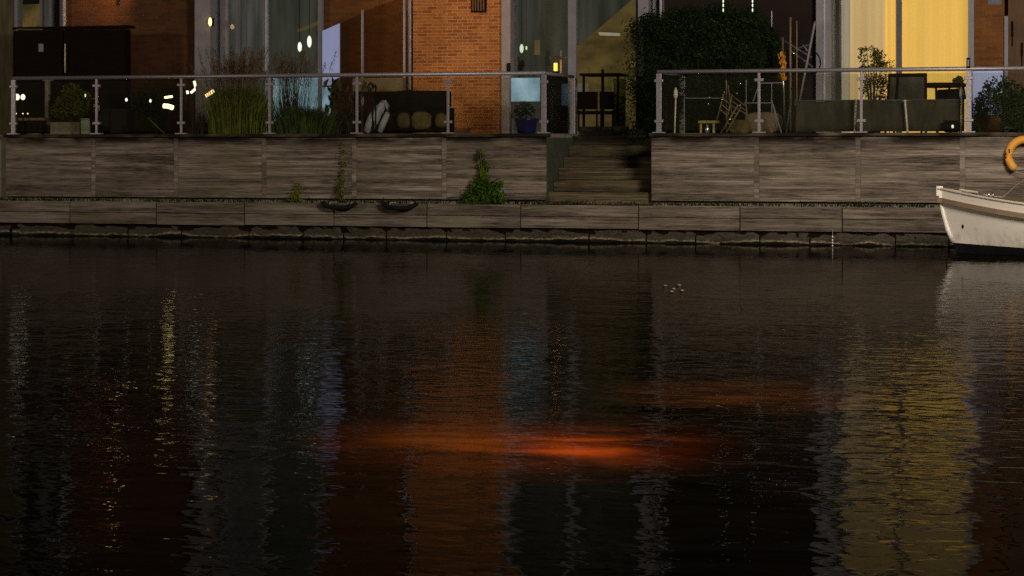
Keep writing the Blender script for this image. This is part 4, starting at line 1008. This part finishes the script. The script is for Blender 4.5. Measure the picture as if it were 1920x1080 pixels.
for (px, py, rx, ry, n) in ((901, 288, 6, 7, 45), (897, 297, 5, 4, 22), (906, 307, 8, 6, 50), (912, 316, 6, 5, 35), (901, 318, 5, 5, 25), (908, 328, 9, 7, 70), (900, 336, 9, 6, 70), (893, 350, 13, 13, 230), (912, 348, 12, 12, 200), (930, 350, 11, 12, 170), (886, 366, 14, 12, 230), (907, 366, 16, 12, 260), (930, 368, 14, 11, 220), (940, 344, 5, 6, 30), (878, 376, 8, 6, 60), (942, 376, 6, 5, 40)):
    tip = at(px, py, -.12)
    s_.tube([at(908, 382, -.08), at((908+px)/2, (382+py)/2+4, -.10), tip], [.008, .006, .003], 5)
    for _ in range(n):
        m_.leaf(at(px+max(-1.3, min(1.3, random.gauss(0, .55)))*rx, py+max(-1.3, min(1.2, random.gauss(0, .55)))*ry, -.05-random.uniform(0, .05+.0022*max(0, py-320))), .055*random.uniform(.6, 1.35), None, .62)
m_.build('leaves', 'leaf_bright', rt); s_.build('stems', 'leaf_grass', rt)
climber(556, 338, 378, 6, 17, 260, .05, 'leaf_grass', 'small faded green weed at the foot of the left timber wall')
climber(642, 262, 378, 10, 8, 300, .05, 'leaf_olive', 'tall thin olive creeper on the left timber wall above the left tyre fender')
rt = tag(None or bpy.data.objects.new('weeds', None), 'low dark weeds growing along the ledge under the timber walls', 'weeds') if False else None
m_ = MB()
for i in range(5200):
    px = random.uniform(-20, 1790); d_ = .5+.5*math.sin(px*.02)+.4*math.sin(px*.071)
    if random.random() > .35+.5*d_: continue
    p = Vector((X(px, -.1), random.uniform(-.35, -.02), .63+abs(random.gauss(0, .028)))); m_.leaf(p, random.uniform(.03, .075), Vector((random.uniform(-.6, .6), random.uniform(-.5, .2), 1)).normalized(), .3)
tag(m_.build('weeds', 'leaf_hedge'), kind='stuff')

# ------------------------------------------------------------------ horseshoe lifebuoy
c = at(1921, 292, -.16); rt = thing('lifebuoy', c, 'orange horseshoe lifebuoy hanging on the timber wall behind the boat', 'lifebuoy')
pts = []; rs = []
for k in range(33):
    t = R(-125)-R(290)*k/32
    pts.append((c.x+.255*math.cos(t), c.y, c.z+.27*math.sin(t))); rs.append(.068*(1 if 0 < k < 32 else .75))
MB().tube(pts, rs, 14).build('ring', 'buoy_orange', rt, smooth=True)
MB().tube([(pts[0][0], c.y-.02, pts[0][2]-.05), (c.x, c.y-.03, pts[0][2]-.09), (pts[-1][0], c.y-.02, pts[0][2]-.09)], .008, 6).build('rope', 'rope', rt)
for s in (8, 20): 
    q = Vector(pts[s]); MB().tube([q+Vector((0, -.075, -.03)), q+Vector((0, -.08, .03))], .012, 6).build('strap', 'dark_timber', rt)
MB().box(c.x-.02, c.x+.02, c.y, -.002, c.z+.26, c.z+.30).build('hook', 'black_metal', rt)

# ------------------------------------------------------------------ boat
BY = -3.0
bow = at(1758, 352, BY); LB = 6.2
rt = thing('boat', (bow.x, BY, 0), 'white open boat with brown rubbing strake and black waterline moored at the right', 'boat')
def sheer(s): return .70+.30*max(0, 1-s/2.6)**1.7+.12*max(0, (s-3.4)/2.8)**2
def halfb(s): 
    t = min(1, s/2.3); b = 1.02*(1-(1-t)**2.1); 
    return b*(1-.22*max(0, (s-3.4)/2.8)**2)
def hull_pt(s, v, side):      # v: 0 keel .. 1 sheer
    zk = -.30+.0*s; zs = sheer(s); z = zk+(zs-zk)*v
    fl = min(1, s/2.6)
    e = .62-.34*fl
    b = halfb(s)*(v**e)*(1+.0*v)
    rake = .30*(1-max(0, min(1, (z+.1)/1.1)))**1.5*max(0, 1-s/1.2)
    return (bow.x+.03+s+rake, BY-side*(b+.012), z)
NS, NV = 44, 16
def ss(i): return LB*(i/NS)**1.5
m_ = MB()
vs = [j/NV for j in range(NV+1)]
def hull_mesh(z0, z1, off=0, cap=False):
    mm_ = MB()
    for side in (1, -1):
        b = len(mm_.v)
        for i in range(NS+1):
            s = ss(i); zk, zs = -.30, sheer(s)
            za = z0(s); zb = z1(s)
            for j in range(NV+1):
                v_ = ((za+(zb-za)*j/NV)-zk)/(zs-zk); q = hull_pt(s, max(.0001, min(1.0, v_)), side)
                mm_.v.append((q[0]-off*.3*(1 if s < .3 else 0), q[1]-side*off, q[2]))
        for i in range(NS):
            for j in range(NV):
                q = b+i*(NV+1)+j; fc = (q, q+NV+1, q+NV+2, q+1); mm_.f.append(fc if side == 1 else tuple(reversed(fc)))
    return mm_
wlz = lambda s: .13+.05*max(0, 1-s/1.5)-.02
hull_mesh(wlz, lambda s: sheer(s)-.004).build('hull', 'hull_white', rt, smooth=True)
hull_mesh(lambda s: -.29, wlz).build('waterline_band', 'hull_black', rt, smooth=True)
# transom
s = LB; tv = MB(); pr = [hull_pt(s, v_, 1) for v_ in vs]+[hull_pt(s, v_, -1) for v_ in reversed(vs)]
tv.v = pr; tv.f = [tuple(range(len(pr)))]; tv.build('transom', 'hull_white', rt)
# gunwale and rubbing strake both sides
def strake(dz, w_, h_, name, mat, inner=0):
    for side in (1, -1):
        q = MB()
        for i in range(NS+1):
            s = ss(i); zz_ = sheer(s)+dz; zk = -.30
            v_ = min(1, (zz_-zk)/(sheer(s)-zk)); P = hull_pt(s, v_, side)
            y_in = P[1]+side*inner; y_out = P[1]-side*w_
            x_ = P[0]-(w_ if i == 0 else 0)
            q.v += [(x_, y_in, zz_-h_/2), (x_, y_out, zz_-h_/2), (x_, y_out, zz_+h_/2), (x_, y_in, zz_+h_/2)]
        for i in range(NS):
            for k in range(4):
                a_, b_ = i*4+k, i*4+(k+1) % 4; q.f.append((a_, a_+4, b_+4, b_))
        q.f.append((0, 1, 2, 3)); n_ = NS*4; q.f.append((n_+3, n_+2, n_+1, n_))
        q.build(name, mat, rt, bevel=.008)
strake(-.185, .06, .085, 'rubbing_strake', 'rub_brown')
strake(.0, .02, .03, 'gunwale', 'gunwale', .09)
MB().tube([hull_pt(0, 1, 1)[:1]+(BY, sheer(0)-.02), (hull_pt(0, .7, 1)[0]-.01, BY, .62), (hull_pt(0, .5, 1)[0]-.01, BY, .36), (hull_pt(0, .36, 1)[0]+.01, BY, .18)], [.035, .035, .04, .045], 10).build('stem', 'hull_white', rt, smooth=True)
# foredeck, cover and fittings
q = MB()
for i in range(20):
    s = 2.0*i/19+.02; P = hull_pt(s, 1, 1); P2 = hull_pt(s, 1, -1); z_ = sheer(s)-.02+.0
    if i < 20: q.v += [(P[0], P[1]+.1, z_), (P[0], BY, z_+.05*min(1, s)), (P[0], P2[1]-.1, z_)]
for i in range(19):
    for k in (0, 1): a_ = i*3+k; q.f.append((a_, a_+3, a_+4, a_+1))
q.build('foredeck', 'deck_grey', rt, smooth=True)
q = MB(); NC = 12
for i in range(25):
    s = .95+(5.0)*i/24; P = hull_pt(s, 1, 1); hb = P[1]-BY
    ridge = .10+.03*math.sin(i*.9)
    for k in range(NC+1):
        u = -1+2*k/NC; q.v.append((P[0], BY+(-hb-.09)*u*-1*1 if False else BY-u*(abs(hb)-.06), sheer(s)+.01+ridge*(1-abs(u)**1.6)*min(1, i/3)+.008*math.sin(i*2.1+k)))
for i in range(24):
    for k in range(NC): a_ = i*(NC+1)+k; q.f.append((a_, a_+NC+1, a_+NC+2, a_+1))
q.build('cover', 'tarp_olive', rt, smooth=True)
pa = at(1800, 356, BY-.1); pc = at(1833, 361, BY-.25)
MB().tube([pa, pc], .018, 8).build('hatch_rail', 'gunwale', rt)
MB().prism([(1801, 358), (1833, 363), (1862, 372), (1810, 366)], BY-.2, .35).build('hatch', 'deck_grey', rt)
for px, py in ((1854, 363), (1862, 364)):
    p = at(px, py, BY-.45); MB().tube([(p.x, p.y, p.z-.08), (p.x, p.y, p.z+.03)], .014, 8).build('cleat', 'silver', rt, smooth=True)
p = at(1805, 425, BY-.42); MB().blob(p, .02, .03, .035, 8, 6, 0).build('drain_hole', 'hull_black', rt)
pst = at(1757, 362, BY); MB().box(pst.x-.01, pst.x+.09, BY-.04, BY+.04, sheer(0)-.12, sheer(0)+.035).build('stem_head', 'hull_white', rt, bevel=.01)
# mooring rope to the wall
tag(MB().tube([at(1882, 368, BY-.1), at(1905, 348, -1.6), at(1950, 316, -.02)], .008, 6).build('mooring_rope', 'rope'), 'thin rope running from the boat up to the timber wall', 'rope')
rt = thing('mooring_chain', at(1561, 450, -1.1), 'tiny pale bead chain hanging over the waterline right of the steps', 'chain')
for py in (444, 450, 455, 461): MB().blob(at(1561, py, -1.12), .014, .014, .018, 8, 6, 0).build('bead', 'white_paint', rt, smooth=True)
MB().tube([at(1561, 430, -1.03), at(1561, 462, -1.12)], .004, 5).build('line', 'rope', rt)
# floating leaves
for i, (px, py, lb) in enumerate(((1246, 537, 'leftmost dry leaf floating on the water below the steps'), (1262, 543, 'dry leaf in the middle of the floating group below the steps'), (1272, 536, 'topmost dry leaf of the floating group'), (1278, 546, 'rightmost dry leaf of the floating group'), (1258, 548, 'lowest dry leaf of the floating group'))):
    p = on_water(px, py); m_ = MB(); n = 7
    m_.v = [(p.x+.028*math.cos(2*math.pi*k/n)*(1+.4*(k % 2)), p.y+.05*math.sin(2*math.pi*k/n), .006+.006*(k % 3)) for k in range(n)]+[(p.x, p.y, .004)]
    m_.f = [(k, (k+1) % n, n) for k in range(n)]
    tag(m_.build('floating_leaf', 'dry_leaf'), lb, 'leaf', 'leaves floating on the canal')
